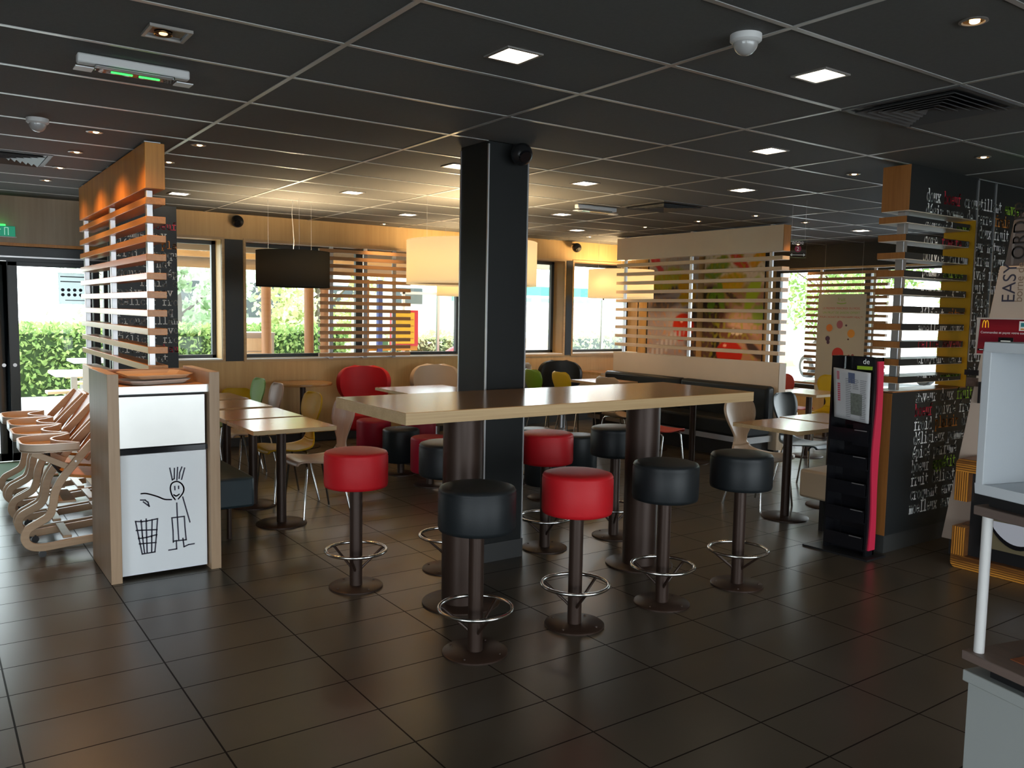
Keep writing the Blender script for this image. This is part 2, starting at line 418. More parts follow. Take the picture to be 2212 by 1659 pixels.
# right-hand window (in the x = 10.7 wall)
f = thing('window_4', None, None, (WX, WR[0], WR[2]), world=True); f['kind'] = 'structure'
mb = MB(); xg = WX+.2
mb.box(xg-.03, xg+.03, WR[0], WR[1], WR[2], WR[2]+.05); mb.box(xg-.03, xg+.03, WR[0], WR[1], WR[3]-.04, WR[3])
for yy in (WR[0]+.03, 5.0, 6.80, WR[1]-.03): mb.box(xg-.035, xg+.035, yy-.045, yy+.045, WR[2], WR[3])
mb.build('window_frame', m_dark, f, bevel=.003)
mb = MB(); mb.add([(xg,WR[0],WR[2]),(xg,WR[1],WR[2]),(xg,WR[1],WR[3]),(xg,WR[0],WR[3])], [(0,1,2,3)]); mb.build('window_pane', m_glass, f)
mb = MB(); mb.box(WX-.02, xg-.04, WR[0], WR[1], WR[2]-.02, WR[2]); mb.build('window_sill', m_white, f)

# entrance door in the far wall
d = thing('door_1', None, None, (D1[0], 9.8, 0), world=True); d['kind'] = 'structure'
mb = MB()
mb.box(D1[0], D1[1], 9.72, 9.86, 2.02, 2.16); mb.box(D1[0], D1[0]+.08, 9.72, 9.86, 0, 2.02)
mb.box(1.50, 1.56, 9.72, 9.86, 0, 2.02); mb.box(1.60, 1.72, 9.72, 9.86, 0, 2.02)
mb.build('door_frame', m_dark, d, bevel=.004)
mb = MB(); mb.box(D1[0], D1[1], WY-.02, WY+.05, 2.16, 2.19); mb.build('door_trim', m_orange, d)
mb = MB(); mb.box(D1[0], D1[1], 9.70, 9.712, 2.05, 2.065); mb.build('door_track', m_alu, d)
for k, (a, b) in enumerate([(-.54, .73), (.735, 1.49)]):
    mb = MB(); y0, y1 = 9.765, 9.815
    s = .085
    mb.box(a, a+s, y0, y1, .01, 2.015); mb.box(b-s*.5, b, y0, y1, .01, 2.015)
    if k == 0: mb.box(b-s*1.2, b, y0, y1, .01, 2.015)
    mb.box(a, b, y0, y1, .01, .09); mb.box(a, b, y0, y1, 1.97, 2.015)
    lf = mb.build('door_leaf', m_dark, d, bevel=.004)
    mb = MB(); mb.add([(a+.05-d.location.x,9.79-9.8,.05),(b-.02-d.location.x,9.79-9.8,.05),(b-.02-d.location.x,9.79-9.8,1.99),(a+.05-d.location.x,9.79-9.8,1.99)], [(0,1,2,3)])
    mb.build('door_pane', m_glass, lf, origin=(0,0,0))
    mb = MB()
    cx = (b-.05) if k == 0 else (a+.04)
    mb.tube([(cx-d.location.x, -.04, .98), (cx-d.location.x, -.055, .98)], .018, 14)
    mb.build('door_lock', m_alu, lf, origin=(0,0,0))
# notice sticker on the door glass
mb = MB(); mb.box(1.18, 1.48, 9.755, 9.757, 1.60, 1.92)
st = thing('door_notice', 'translucent notice sheet with two rows of dots stuck on the glass door', 'notice', (1.33, 9.755, 1.60), world=True)
mb.build('sheet', shademat('notice_film', (.7,.75,.75), (.8,.85,.85), .6), st)
mb = MB()
for r_ in range(2):
    for c_ in range(5): mb.tube([(1.22+.055*c_, 9.754, 1.745-.05*r_), (1.22+.055*c_, 9.7545, 1.745-.05*r_)], .017, 14)
mb.build('dots_print', m_ink, st); mb = MB(); mb.box(1.20, 1.46, 9.7535, 9.754, 1.875, 1.885); mb.build('dots_print', m_ink, st); mb = MB(); mb.box(1.20, 1.46, 9.7535, 9.754, 1.825, 1.835); mb.box(1.24, 1.42, 9.7535, 9.754, 1.635, 1.642)
mb.build('lines_print', m_ink, st)
mb = MB(); mb.box(-.5, 1.5, 8.72, 9.62, .0, .012)
tag(mb.build('door_mat', mat('green_mat', (.035,.075,.035), .9, bump=.8, bscale=90, vary=.35, vscale=3), origin=(.5, 9.2, 0)), 'dark green entrance mat lying in front of the glass door', 'door mat')
# ---------------------------------------------------------------- column and communal bar table
c = thing('column', 'square black column with thin silver corner strips behind the high bar table', 'column', (3.05, 4.52, 0), world=True)
mb = MB(); mb.box(2.89, 3.19, 4.38, 4.70, .12, H); mb.build('shaft', mat('column_panel', (.009,.010,.010), .5, spec=.25, vary=.1), c)
mb = MB(); mb.box(2.882, 3.198, 4.372, 4.708, 0, .12); mb.build('plinth', m_plinth, c)
for (x, y) in ((2.89,4.38),(3.19,4.38),(2.89,4.70),(3.19,4.70)):
    mb = MB(); mb.box(x-.005, x+.005, y-.005, y+.005, .12, H-.02); mb.build('corner_strip', m_alu, c)

t = thing('bar_table', 'long high oak bar table with two round bronze pedestals in front of the column', 'table', (3.09, 3.86, 0), world=True)
mb = MB(); mb.box(1.845, 4.34, 3.465, 4.27, 1.062, 1.118, 1); mb.box(1.845, 4.34, 3.465, 4.27, 1.118, 1.121, 0)
mb.build('tabletop', [m_top, m_topedge], t)
for px in (2.395, 3.74):
    mb = MB(); mb.lathe([(.108, .008), (.108, 1.062)], (px, 3.84, 0), 36); mb.build('pedestal', m_bronze, t)
    mb = MB(); mb.lathe([(.215, 0), (.215, .008), (.208, .012)], (px, 3.84, 0), 40); mb.build('base', m_bronze, t)

def make_barstool(name, leather, label):
    s = thing(name, label, 'stool', (0,0,0))
    mb = MB(); R = .182
    mb.lathe([(R-.02, .588), (R-.004, .594), (R, .61), (R, .765), (R-.004, .772), (R-.001, .778), (R-.008, .79), (R-.03, .797), (.09, .802), (0.001, .803)], n=44)
    mb.build('seat', leather, s, smooth=60)
    mb = MB(); mb.lathe([(.036, .012), (.036, .585)], n=24); mb.lathe([(.12, .580), (.12, .590)], n=24); mb.build('pole', m_bronze, s)
    mb = MB(); mb.lathe([(.155, 0), (.155, .007), (.150, .011)], n=40)
    for a in range(4): mb.lathe([(.007, .010), (.006, .015)], (.125*math.cos(a*PI/2+.6), .125*math.sin(a*PI/2+.6), 0), 8)
    mb.build('base', m_bronze, s)
    mb = MB(); mb.tube([(.172*math.cos(2*PI*k/40), .172*math.sin(2*PI*k/40), .215) for k in range(40)], .0095, 10, closed=True); mb.build('footrest_ring', m_chrome, s)
    for k in range(3):
        a = 2*PI*k/3+.35; ca, sa = math.cos(a), math.sin(a)
        mb = MB(); mb.tube([(.03*ca,.03*sa,.10),(.045*ca,.045*sa,.115),(.155*ca,.155*sa,.205),(.17*ca,.17*sa,.212)], .0075, 8); mb.build('brace', m_bronze, s)
    return s
BG = None
bs = make_barstool('bar_stool', m_blackleather, 'nearest black round bar stool, in front of the left pedestal of the high table'); bs.location = (2.09, 3.22, 0); bs['group'] = 'round bar stools at the high table'
for (x, y, L, lab) in [
    (2.71, 3.24, m_redleather, 'bright red round bar stool on the near side of the high table'),
    (3.33, 3.23, m_blackleather, 'black round bar stool right of the near red one, before the right pedestal'),
    (3.95, 3.22, m_blackleather, 'black round bar stool at the right end of the near side of the high table'),
    (2.02, 4.39, m_redleather, 'red round bar stool at the left end of the high table on the far side'),
    (2.64, 4.40, m_blackleather, 'black bar stool half hidden behind the left pedestal'),
    (3.44, 4.45, m_redleather, 'red round bar stool standing just right of the column on the far side'),
    (4.06, 4.44, m_blackleather, 'black bar stool on the far side, partly behind the right pedestal')]:
    dup(bs, (x, y, 0), random.uniform(-.5, .5), lab, 'round bar stools at the high table', mats={'seat': L})

def make_lowstool(name, leather, label):
    s = thing(name, label, 'stool')
    mb = MB(); R = .18
    mb.lathe([(R-.015, .125), (R, .14), (R, .425), (R-.003, .438), (R-.02, .449), (.08, .453), (.001, .453)], n=36); mb.build('seat', leather, s, smooth=60)
    mb = MB(); mb.lathe([(.035, .012), (.035, .126)], n=18); mb.build('pole', m_bronze, s)
    mb = MB(); mb.lathe([(.15, 0), (.15, .008), (.145, .011)], n=32); mb.build('base', m_bronze, s)
    return s
ls = make_lowstool('low_stool', m_redleather2, 'dark red low drum stool farthest left in the row behind the high table'); ls.location = (3.88, 8.0, 0); ls['group'] = 'low drum stools round the communal table'
for (x, y, L, lab) in [
    (3.82, 7.27, m_blackleather, 'black low drum stool between the dark red ones left of the column'),
    (3.80, 6.66, m_redleather2, 'red low drum stool just behind the black bar stool left of the column'),
    (4.24, 7.68, m_redleather2, 'dark red low drum stool tucked under the low table, behind the black drum stool'),
    (4.98, 6.63, m_greyleather, 'low drum stool with a pale shining top right behind the column'),  # grey seat leather stands in for glare on the top
    (5.10, 6.10, m_blackleather, 'black low drum stool between the red and black bar stools right of the column'),
    (4.38, 5.68, m_blackleather, 'black low drum stool below and behind the red bar stool right of the column')]:
    dup(ls, (x, y, 0), 0, lab, 'low drum stools round the communal table', mats={'seat': L})

# ---------------------------------------------------------------- tables
def make_table(sx, sy, label, name='cafe_table', z=.75, npole=1):
    t = thing(name, label, 'table')
    mb = MB(); mb.box(-sx/2, sx/2, -sy/2, sy/2, z-.030, z-.002, 1); mb.box(-sx/2, sx/2, -sy/2, sy/2, z-.002, z, 0)
    mb.build('tabletop', [m_top, m_topedge], t)
    for k in range(npole):
        yy = 0 if npole == 1 else (-sy*.36 if k == 0 else sy*.36)
        mb = MB(); mb.lathe([(.035, .012), (.035, z-.03)], (0, yy, 0), 20); mb.lathe([(.12, z-.038), (.12, z-.030)], (0, yy, 0), 16); mb.build('pole', m_bronze, t)
        mb = MB(); mb.lathe([(.185, 0), (.185, .007), (.175, .013), (.05, .016)], (0, yy, 0), 36); mb.build('base', m_bronze, t)
    return t
tb = make_table(.61, .61, 'nearest of the four square oak tables beside the litter bin'); tb.location = (2.16, 6.0, 0); tb['group'] = 'square oak tables'
for (x, y, lab) in [
    (2.17, 6.68, 'second square oak table of the row beside the litter bin'),
    (2.18, 7.42, 'third square oak table of the row, before the pink-brown chair'),
    (2.20, 8.12, 'farthest square oak table of the row beside the litter bin'),
    (5.63, 4.14, 'square oak table left of the newspaper rack, on a black pole'),
    (6.30, 4.20, 'square oak table directly behind the newspaper rack'),
    (8.35, 5.88, 'small white-shining square table beyond the end of the slatted divider'),
    (9.9, 6.7, 'square table by the right window, beside the red chair'),
    (7.12, 8.05, 'square table between yellow chair and black wall bench'),
    (7.12, 7.15, 'square table before the pale chair and the black wall bench'),
    (6.85, 6.27, 'square table between red chair and black wall bench')]:
    dup(tb, (x, y, 0), 0, lab, 'square oak tables')
t = make_table(.85, 2.3, 'long low communal table shining white under the big lampshade', 'communal_table', npole=2); t.location = (4.49, 7.2, 0)
t = make_table(.75, .5, 'small table against the far wall beside the black tub chair'); t.location = (8.35, 9.33, 0)
t = thing('round_table', 'round oak table beside the red lounge chair at the far wall', 'table', (3.60, 9.28, 0))
mb = MB(); mb.lathe([(.33, .72), (.335, .735), (.33, .748), (.001, .75)], n=48); mb.build('tabletop', [m_top], t)
mb = MB(); mb.lathe([(.032, .012), (.032, .72)], n=18); mb.build('pole', m_bronze, t)
mb = MB(); mb.lathe([(.2, 0), (.2, .008), (.04, .016)], n=32); mb.build('base', m_bronze, t)

# ---------------------------------------------------------------- shell chairs (front faces local +y)
def make_chair(name, shellmat, label):
    c = thing(name, label, 'chair')
    prof = [(.215, .405), (.20, .432), (.14, .437), (.06, .428), (-.02, .420), (-.10, .424), (-.16, .436), (-.195, .462), (-.212, .51), (-.222, .57), (-.232, .64), (-.245, .71), (-.262, .79), (-.276, .86), (-.28, .885)]
    wid = [.17, .195, .21, .212, .205, .19, .165, .125, .092, .088, .135, .185, .205, .18, .12]
    # fine sampling
    def lerp(L, s):
        i = min(int(s), len(L)-2); f = s-i
        p0 = L[max(i-1,0)]; p1 = L[i]; p2 = L[i+1]; p3 = L[min(i+2, len(L)-1)]
        def cr(a,b,c_,d): return .5*((2*b)+(c_-a)*f+(2*a-5*b+4*c_-d)*f*f+(3*b-a-3*c_+d)*f**3)
        if isinstance(p1, tuple): return tuple(cr(*q) for q in zip(p0,p1,p2,p3))
        return cr(p0,p1,p2,p3)
    NV = 43; n1 = 20
    def fn_range(s0, s1):
        def fn(u, v):
            s = (s0+(s1-s0)*v)
            y, z = lerp(prof, s); w_ = lerp(wid, s); x = (u*2-1)*w_
            k = (u*2-1)**2
            if s > 8: y += .035*k*min(1, (s-8)/3)
            else: z += .010*k
            return (x, y, z)
        return fn
    mb = MB(); mb.grid(13, 24, fn_range(0, 7.6)); mb.build('seat', shellmat, c, solid=.011, smooth=80)
    mb = MB(); mb.grid(13, 28, fn_range(7.6, 14)); mb.build('backrest', shellmat, c, solid=.011, smooth=80)
    for sx in (-1, 1):
        mb = MB(); mb.tube([(sx*.10, .12, .418), (sx*.165, .14, .412), (sx*.185, .15, .39), (sx*.215, .185, .0)], .0085, 9); mb.build('leg', m_chrome, c)
        mb = MB(); mb.tube([(sx*.10, -.10, .415), (sx*.165, -.11, .408), (sx*.185, -.12, .385), (sx*.22, -.20, .0)], .0085, 9); mb.build('leg', m_chrome, c)
    mb = MB(); mb.tube([(-.10, .12, .416), (.10, .12, .416)], .008, 8); mb.tube([(-.10, -.10, .414), (.10, -.10, .414)], .008, 8)
    mb.tube([(0, -.10, .412), (0, .12, .412)], .008, 8); mb.build('seat_frame', m_chrome, c)
    return c
m_cy = mat('yellow_shell', (.56,.34,.006), .5, spec=.3, vary=.05); m_cg = mat('green_shell', (.16,.26,.06), .5, spec=.3); m_cg2 = mat('lime_green_shell', (.15,.26,.015), .4)
m_cp = wood('pinkish_ply', (.50,.34,.25), (.42,.27,.19), 'z', 10, .38); m_cw = wood('natural_ply', (.62,.46,.32), (.52,.37,.24), 'z', 10, .36)
m_cr = mat('red_shell', (.50,.055,.035), .5, spec=.3); m_ct = mat('slate_blue_shell', (.10,.135,.15), .38); m_cb = mat('tan_shell', (.45,.30,.17), .4)
ch = make_chair('shell_chair', m_cw, 'pinkish ply shell chair at the nearest table beside the litter bin'); ch['group'] = 'shell chairs'; ch.location = (2.50, 6.17, 0); ch.rotation_euler = (0,0,PI/2)
for o in ch.children:
    if o.name.split('.')[0] in ('seat', 'backrest'): o.material_slots[0].link = 'OBJECT'; o.material_slots[0].material = m_cp
for (x, y, rz, m, lab) in [
    (2.49, 6.80, PI/2+.02, m_cy, 'yellow shell chair at the second table of the left row'),
    (2.52, 7.78, PI/2-.05, m_cp, 'pinkish brown shell chair at the third table, beside the green chair'),
    (2.55, 8.38, PI/2, m_cg, 'muted green shell chair at the farthest table of the left row'),
    (2.28, 8.86, PI, m_cy, 'yellow shell chair at the end of the left table row, half hidden by the bin'),
    (5.79, 4.53, PI+.02, m_cw, 'natural ply shell chair seen between high table and pole table'),
    (6.70, 4.74, PI+.08, m_ct, 'slate blue shell chair standing beyond the pole table'),
    (9.2, 6.75, -PI/2, m_cr, 'red shell chair near the right window'),
    (9.1, 6.15, PI/2+.3, m_cy, 'yellow shell chair near the right window, half behind the newspaper rack'),
    (6.55, 8.48, -PI/2-.05, m_cg2, 'lime green shell chair seen over the high table right of the column'),
    (6.62, 7.98, -PI/2-.1, m_cy, 'yellow shell chair seen over the high table, before the black tub chair'),
    (6.62, 7.15, -PI/2, m_cb, 'tan shell chair whose top peeks over the high table beside the black bench'),
    (6.14, 6.10, -PI/2+.05, m_cr, 'red shell chair seen between the right pedestal and the black bench')]:
    dup(ch, (x, y, 0), rz, lab, 'shell chairs', mats={'seat': m, 'backrest': m})
kc = dup(ch, (2.78, 9.1, 0), PI*.9, 'small low yellow chair peeping over the farthest table of the left row', mats={'seat': m_cy, 'backrest': m_cy})
kc.scale = (.8, .8, .8)

# ---------------------------------------------------------------- tub chairs by the far wall (front faces local +y)
def make_tub(name, leather, label):
    t = thing(name, label, 'armchair')
    def shell(u, v):
        a = (u*2-1)*1.2; z = .50+.43*v
        sq = (1-abs(2*v-1)**2.3)**(1/2.3) if 0 < v < 1 else 0.0
        xx = .315*(u*2-1)*(.30+.70*sq)*(.88+.12*v); a = math.asin(xx/.37)
        R = .37
        return (xx, -R*math.cos(a)*.72-.03*v, z)
    mb = MB(); mb.grid(33, 19, shell); mb.build('backrest', leather, t, solid=.07, smooth=80, bevel=.02)
    mb = MB(); mb.lathe([(.24, .22), (.27, .25), (.275, .38), (.25, .425), (.001, .43)], n=36); mb.build('seat', leather, t, smooth=60)
    mb = MB(); mb.lathe([(.05, .02), (.05, .22)], n=16); mb.lathe([(.22, 0), (.22, .012), (.06, .02)], n=32); mb.build('base', m_alu, t)
    mb = MB(); mb.box(-.06, .06, -.285, -.22, .25, .56); mb.build('back_support', leather, t, bevel=.01)
    return t
tu = make_tub('tub_chair', m_redleather, 'big red lounge chair with a rounded back beside the round table'); tu['group'] = 'lounge chairs at the far wall'; tu.location = (4.20, 8.93, 0); tu.rotation_euler = (0,0,PI-.45)
for (x, y, rz, m, lab) in [
    (5.15, 8.9, PI-.5, m_beigeleather, 'beige lounge chair with a rounded back left of the column'),
    (7.25, 9.05, PI-.5, m_blackleather, 'black lounge chair with a rounded back behind the green and yellow chairs'),
    (6.30, 9.1, PI/2, m_greyleather, 'grey lounge chair peeking out from behind the right side of the column')]:
    dup(tu, (x, y, 0), rz, lab, 'lounge chairs at the far wall', mats={'seat': m, 'backrest': m, 'back_support': m})

# ---------------------------------------------------------------- benches
b = thing('bench', 'black padded backless bench along the left table row', 'bench', (1.63, 7.0, 0), world=True)
mb = MB(); mb.box(1.48, 1.84, 5.63, 8.4, .24, .45); mb.build('seat', m_tealleather, b, bevel=.02)
for (x, y) in ((1.71, 5.78), (1.53, 5.78), (1.71, 8.25), (1.53, 8.25), (1.71, 7.0)):
    mb = MB(); mb.tube([(x, y, 0), (x, y, .24)], .016, 10); mb.build('leg', m_bronze, b)
b = thing('bench', 'beige padded bench cube behind the newspaper rack', 'bench', (5.8, 3.74, 0), world=True)
mb = MB(); mb.box(5.46, 6.3, 3.60, 3.90, .235, .45); mb.build('seat', m_beigeleather, b, bevel=.02)
for (x, y) in ((5.51, 3.72), (6.2, 3.64), (6.2, 3.85)):
    mb = MB(); mb.box(x-.016, x+.016, y-.016, y+.016, 0, .24); mb.build('leg', m_blackp, b)
mb = MB(); mb.tube([(5.51, 3.72, .14), (6.2, 3.72, .14)], .008, 8); mb.build('stretcher', m_blackp, b)

b = thing('banquette', 'long black leather wall bench in front of the central slatted divider', 'bench', (7.6, 7.3, 0), world=True)
for (a, e) in ((5.98, 7.30), (7.31, 8.72)):
    mb = MB(); mb.box(7.72, 7.86, a, e, .42, .82); mb.build('back_cushion', m_blackleather, b, bevel=.035)
    mb = MB(); mb.box(7.34, 7.80, a, e, .26, .45); mb.build('seat', m_blackleather, b, bevel=.03)
mb = MB(); mb.box(7.42, 7.86, 6.0, 8.7, .19, .26); mb.build('frame_rail', m_alu, b)
mb = MB(); mb.box(7.52, 7.86, 6.05, 8.7, 0, .19); mb.build('plinth', m_blackp, b)
# ---------------------------------------------------------------- slab-serif stroke lettering
def arc(cx, cy, rx, ry, a0, a1, n=10):
    return [(cx+rx*math.cos(math.radians(a0+(a1-a0)*i/n)), cy+ry*math.sin(math.radians(a0+(a1-a0)*i/n))) for i in range(n+1)]
def ser(x, y, w_=.10): return [(x-w_, y), (x+w_, y)]
X = .46; A = .70
bowlO = arc(.3, X/2, .21, X/2, 0, 360, 18)
G = {
 'o': [bowlO], 'c': [arc(.31, X/2, .21, X/2, 40, 320, 14), [(.47, X*.82), (.47, X)]],
 'e': [[(.09, X/2+.01), (.51, X/2+.01)]+arc(.3, X/2, .21, X/2, 5, 325, 16)],
 'a': [arc(.28, X-.14, .16, .14, 165, 10, 8)+[(.44, 0), (.54, 0)], arc(.27, .135, .17, .135, 60, 330, 12), [(.36, .262), (.44, .27)]],
 'u': [[(.06, X), (.15, X), (.15, .16)]+arc(.29, .15, .14, .15, 180, 330, 8)+[(.44, .12)], [(.34, X), (.44, X), (.44, 0), (.54, 0)]],
 'n': [[(.06, X), (.15, X), (.15, 0)], ser(.15, 0, .08), arc(.3, X-.15, .145, .15, 170, 0, 8)+[(.445, 0)], ser(.445, 0, .08)],
 'm': [[(.02, X), (.09, X), (.09, 0)], ser(.08, 0, .06), arc(.19, X-.11, .10, .11, 170, 0, 6)+[(.29, 0)], ser(.30, 0, .05), arc(.40, X-.11, .11, .11, 180, 0, 6)+[(.51, 0)], ser(.52, 0, .06)],
 'r': [[(.08, X), (.20, X), (.20, 0)], [(.06, 0), (.38, 0)], arc(.37, X-.17, .17, .16, 170, 50, 8)],
 's': [arc(.3, X-.12, .17, .12, 25, 250, 10)+arc(.3, .12, .18, .12, 70, -160, 10), [(.46, X*.72), (.46, X)], [(.12, 0), (.12, X*.28)]],
 't': [[(.22, A-.08), (.22, .12)]+arc(.33, .12, .11, .12, 180, 320, 8), [(.08, X), (.46, X)]],
 'l': [[(.16, A), (.30, A), (.30, 0)], [(.10, 0), (.50, 0)]],
 'i': [[(.16, X), (.30, X), (.30, 0)], [(.10, 0), (.50, 0)], [(.29, A-.02), (.29, A-.09)]],
 'd': [[(.34, A), (.45, A), (.45, 0), (.55, 0)], arc(.28, X/2, .18, X/2, 0, 360, 16)],
 'b': [[(.05, A), (.14, A), (.14, 0)], arc(.32, X/2, .19, X/2, 0, 360, 16), [(.05, 0), (.14, 0)]],
 'p': [[(.04, X), (.13, X), (.13, -.2)], ser(.14, -.2, .1), arc(.32, X/2, .19, X/2, 0, 360, 16)],
 'q': [[(.56, X), (.47, X), (.47, -.2)], ser(.46, -.2, .1), arc(.28, X/2, .19, X/2, 0, 360, 16)],
 'g': [[(.55, X), (.46, X), (.46, -.10)]+arc(.30, -.09, .16, .12, 0, -150, 8), arc(.27, X/2+.02, .18, X/2-.02, 0, 360, 16)],
 'f': [[(.22, 0), (.22, .55)]+arc(.35, .56, .13, .14, 180, 50, 8), [(.08, X), (.44, X)], [(.08, 0), (.40, 0)]],
 'x': [[(.10, X), (.50, 0)], [(.50, X), (.10, 0)], ser(.11, X, .08), ser(.49, X, .08), ser(.11, 0, .08), ser(.49, 0, .08)],
 'v': [[(.10, X), (.30, 0), (.50, X)], ser(.11, X, .09), ser(.49, X, .09)],
 'y': [[(.10, X), (.31, 0)], [(.50, X), (.20, -.2)], ser(.11, X, .08), ser(.49, X, .08), ser(.18, -.2, .09)],
 'h': [[(.05, A), (.15, A), (.15, 0)], ser(.15, 0, .08), arc(.3, X-.15, .145, .15, 170, 0, 8)+[(.445, 0)], ser(.445, 0, .08)],
 ' ': [],
}
G['é'] = G['e']+[[(.26, A-.16), (.42, A)]]
def textrows(mb, rows, x0, z0, pitch, adv, size, place, clip=None, thick=.078):
    """rows: list of list of (word, colour index); place(x, z) -> 3-D point. Rows run down from z0. clip: list of (zlo, zhi) kept bands"""
    for ri, row in enumerate(rows):
        zb = z0-ri*pitch; x = x0
        for (word, ci) in row:
            for chh in word:
                for st in G.get(chh, []):
                    for i in range(len(st)-1):
                        (ax, az), (bx, bz) = st[i], st[i+1]
                        ax, az, bx, bz = x+ax*adv/.6, zb+az*size, x+bx*adv/.6, zb+bz*size
                        dx, dz = bx-ax, bz-az; l = math.hypot(dx, dz)
                        if l < 1e-6: continue
                        h = thick*size/2; dx /= l; dz /= l
                        ax -= dx*h*.8; az -= dz*h*.8; bx += dx*h*.8; bz += dz*h*.8
                        nx, nz_ = -dz*h, dx*h
                        poly = [(ax+nx, az+nz_), (bx+nx, bz+nz_), (bx-nx, bz-nz_), (ax-nx, az-nz_)]
                        bands = clip if clip else [(-9, 9)]
                        for (lo, hi) in bands:
                            q = poly
                            for sgn, lim in ((1, lo), (-1, hi)):
                                out = []
                                for k in range(len(q)):
                                    p, r_ = q[k], q[(k+1) % len(q)]
                                    ip, ir = sgn*(p[1]-lim) >= 0, sgn*(r_[1]-lim) >= 0
                                    if ip: out.append(p)
                                    if ip != ir:
                                        f = (lim-p[1])/(r_[1]-p[1]); out.append((p[0]+f*(r_[0]-p[0]), lim))
                                q = out
                                if not q: break
                            if len(q) >= 3: mb.add([place(*p) for p in q], [tuple(range(len(q)))], ci)
                x += adv
            x += 0
W = 0; Rd = 1; Gn = 2; Or = 3
ROWS = [
 [('doux ',W),('boeuf ',Rd),('croustillant ',W),('envie',Gn)],
 [('désir pomme de terre ',W),('frais',Or)],
 [('gourmand ',W),('saveur ',Gn),('doux fruit',W)],
 [('doré ',W),('tomate ',Rd),('saveur nature',W)],
 [('poivré ',W),('parfum ',W),('safran doux',W)],
 [('pomme ',W),('salade ',Gn),('poivré frais',W)],
 [('fondant ',W),('épicé ',W),('fruit envie',W)],
 [('croquant ',W),('tendre ',W),('épice doux',W)],
 [('délicat ',W),('citron ',Or),('froid envie',W)],
 [('moelleux ',W),('gourmand ',W),('pain',Or)],
 [('délice ',Rd),('saveur ',Rd),('doux',W)],
 [('croquant ',W),('désir ',W),('fruit',W)],
 [('tomate ',W),('salade ',Gn),('frais',W)],
 [('pomme désir ',W),('nature',W)],
 [('saveur ',W),('doux ',W),('fruit',Gn)],
 [('boeuf ',Rd),('poivré ',W),('frais',W)],
 [('froid ',W),('plaisir ',Or),('doux',W)],
 [('délicieux ',W),('pomme',W)],
 [('épicé ',W),('parfumé ',W)],
 [('boeuf ',W),('appétit ',Gn)],
 [('fruit ',W),('délicat ',W)],
 [('croquant ',W),('envie',W)],
 [('moelleux ',W),('saveur',W)],
]
SLAT = [(2.286-.1195*i-.043, 2.286-.1195*i) for i in range(10)]

# ---------------------------------------------------------------- dividers of slats (three)
def metalposts(parent, pts, z0, z1):
    for (x0, x1, y0, y1) in pts:
        mb = MB(); mb.box(x0, x1, y0, y1, z0, z1); mb.build('post', m_alu, parent, bevel=.003)
# left divider behind the litter bin
d = thing('slatted_divider', 'tall orange oak slatted divider on a pale low wall behind the litter bin', 'room divider', (1.26, 7.1, 0), world=True); d['group'] = 'slatted dividers'
mb = MB(); mb.box(1.205, 1.325, 5.78, 8.45, 2.345, 2.632); mb.build('top_box', m_orange, d, bevel=.003)
for i, (lo, hi) in enumerate(SLAT):
    mb = MB(); mb.box(1.205, 1.325, 5.78, 8.47, lo+.003, hi+.003); mb.build('slat', m_orangey, d, bevel=.002)
metalposts(d, [(1.222,1.262,5.84,5.88),(1.222,1.262,7.10,7.14),(1.222,1.262,8.34,8.38)], 1.06, 2.34)
for y in (5.86, 7.12, 8.36):
    mb = MB(); mb.box(1.24, 1.28, y-.02, y+.02, 2.632, H); mb.box(1.21, 1.31, y-.04, y+.04, H-.006, H-.001); mb.build('ceiling_bracket', m_alu, d)
mb = MB(); mb.box(1.205, 1.325, 5.78, 8.5, .0, 1.06); mb.build('low_wall', m_cream, d, bevel=.003)
# text board at its far end
bd = thing('word_board', 'tall black board of typewriter words behind the orange slatted divider', 'sign board', (1.77, 8.62, 0), world=True)
mb = MB(); mb.box(1.46, 2.07, 8.60, 8.66, .0, 2.555); mb.build('board', m_black, bd)
rowsL = [[('      ',W),('boeuf',Rd)], [('pomme sav',W)], [('délicat ',W),('pla',Or)], [('frais croqu',W)], [('saveur nat',W)], [('gourmand ép',W)], [('    frais ch',W)], [('poivré sav',W)], [('délicat fro',W)],
         [('pomme croq',W)], [('croustillant',W)], [('poivré savo',W)], [('délicat froi',W)], [('citron ',W),('chau',Rd)], [('boeuf nat',W)]]
mb = MB(); textrows(mb, rowsL, 1.53, 2.33, .0905, .0495, .10, lambda x, z: (min(x, 2.068), 8.5985, z))
mb.build('lettering', TEXTM, bd, smooth=0)

# central divider behind the long black bench
d = thing('slatted_divider', 'pale cream slatted divider above the long black bench', 'room divider', (7.94, 7.3, 0), world=True); d['group'] = 'slatted dividers'
mb = MB(); mb.box(7.88, 8.01, 5.98, 8.70, 2.335, 2.625, 0); mb.box(7.885, 8.005, 5.975, 5.98, 2.337, 2.623, 1); mb.build('top_box', [m_cream, m_orange], d)
for i, (lo, hi) in enumerate(SLAT):
    mb = MB(); mb.box(7.88, 8.01, 5.98, 8.70, lo-.002, hi-.004); mb.build('slat', m_palex, d, bevel=.002)
metalposts(d, [(7.925,7.955,6.15,6.19),(7.925,7.955,7.36,7.40),(7.925,7.955,8.56,8.60)], 1.08, 2.335)
for y in (6.17, 7.38, 8.58):
    mb = MB(); mb.box(7.92, 7.96, y-.02, y+.02, 2.625, H-.001); mb.build('ceiling_bracket', m_alu, d)
mb = MB(); mb.box(7.88, 8.01, 5.96, 8.72, .09, 1.08, 0); mb.box(7.885, 8.005, 5.955, 5.96, .09, 1.08, 1); mb.build('low_wall', [m_cream, m_pale], d)
mb = MB(); mb.box(7.90, 7.99, 6.0, 8.76, 0, .09); mb.build('plinth', m_plinth, d)

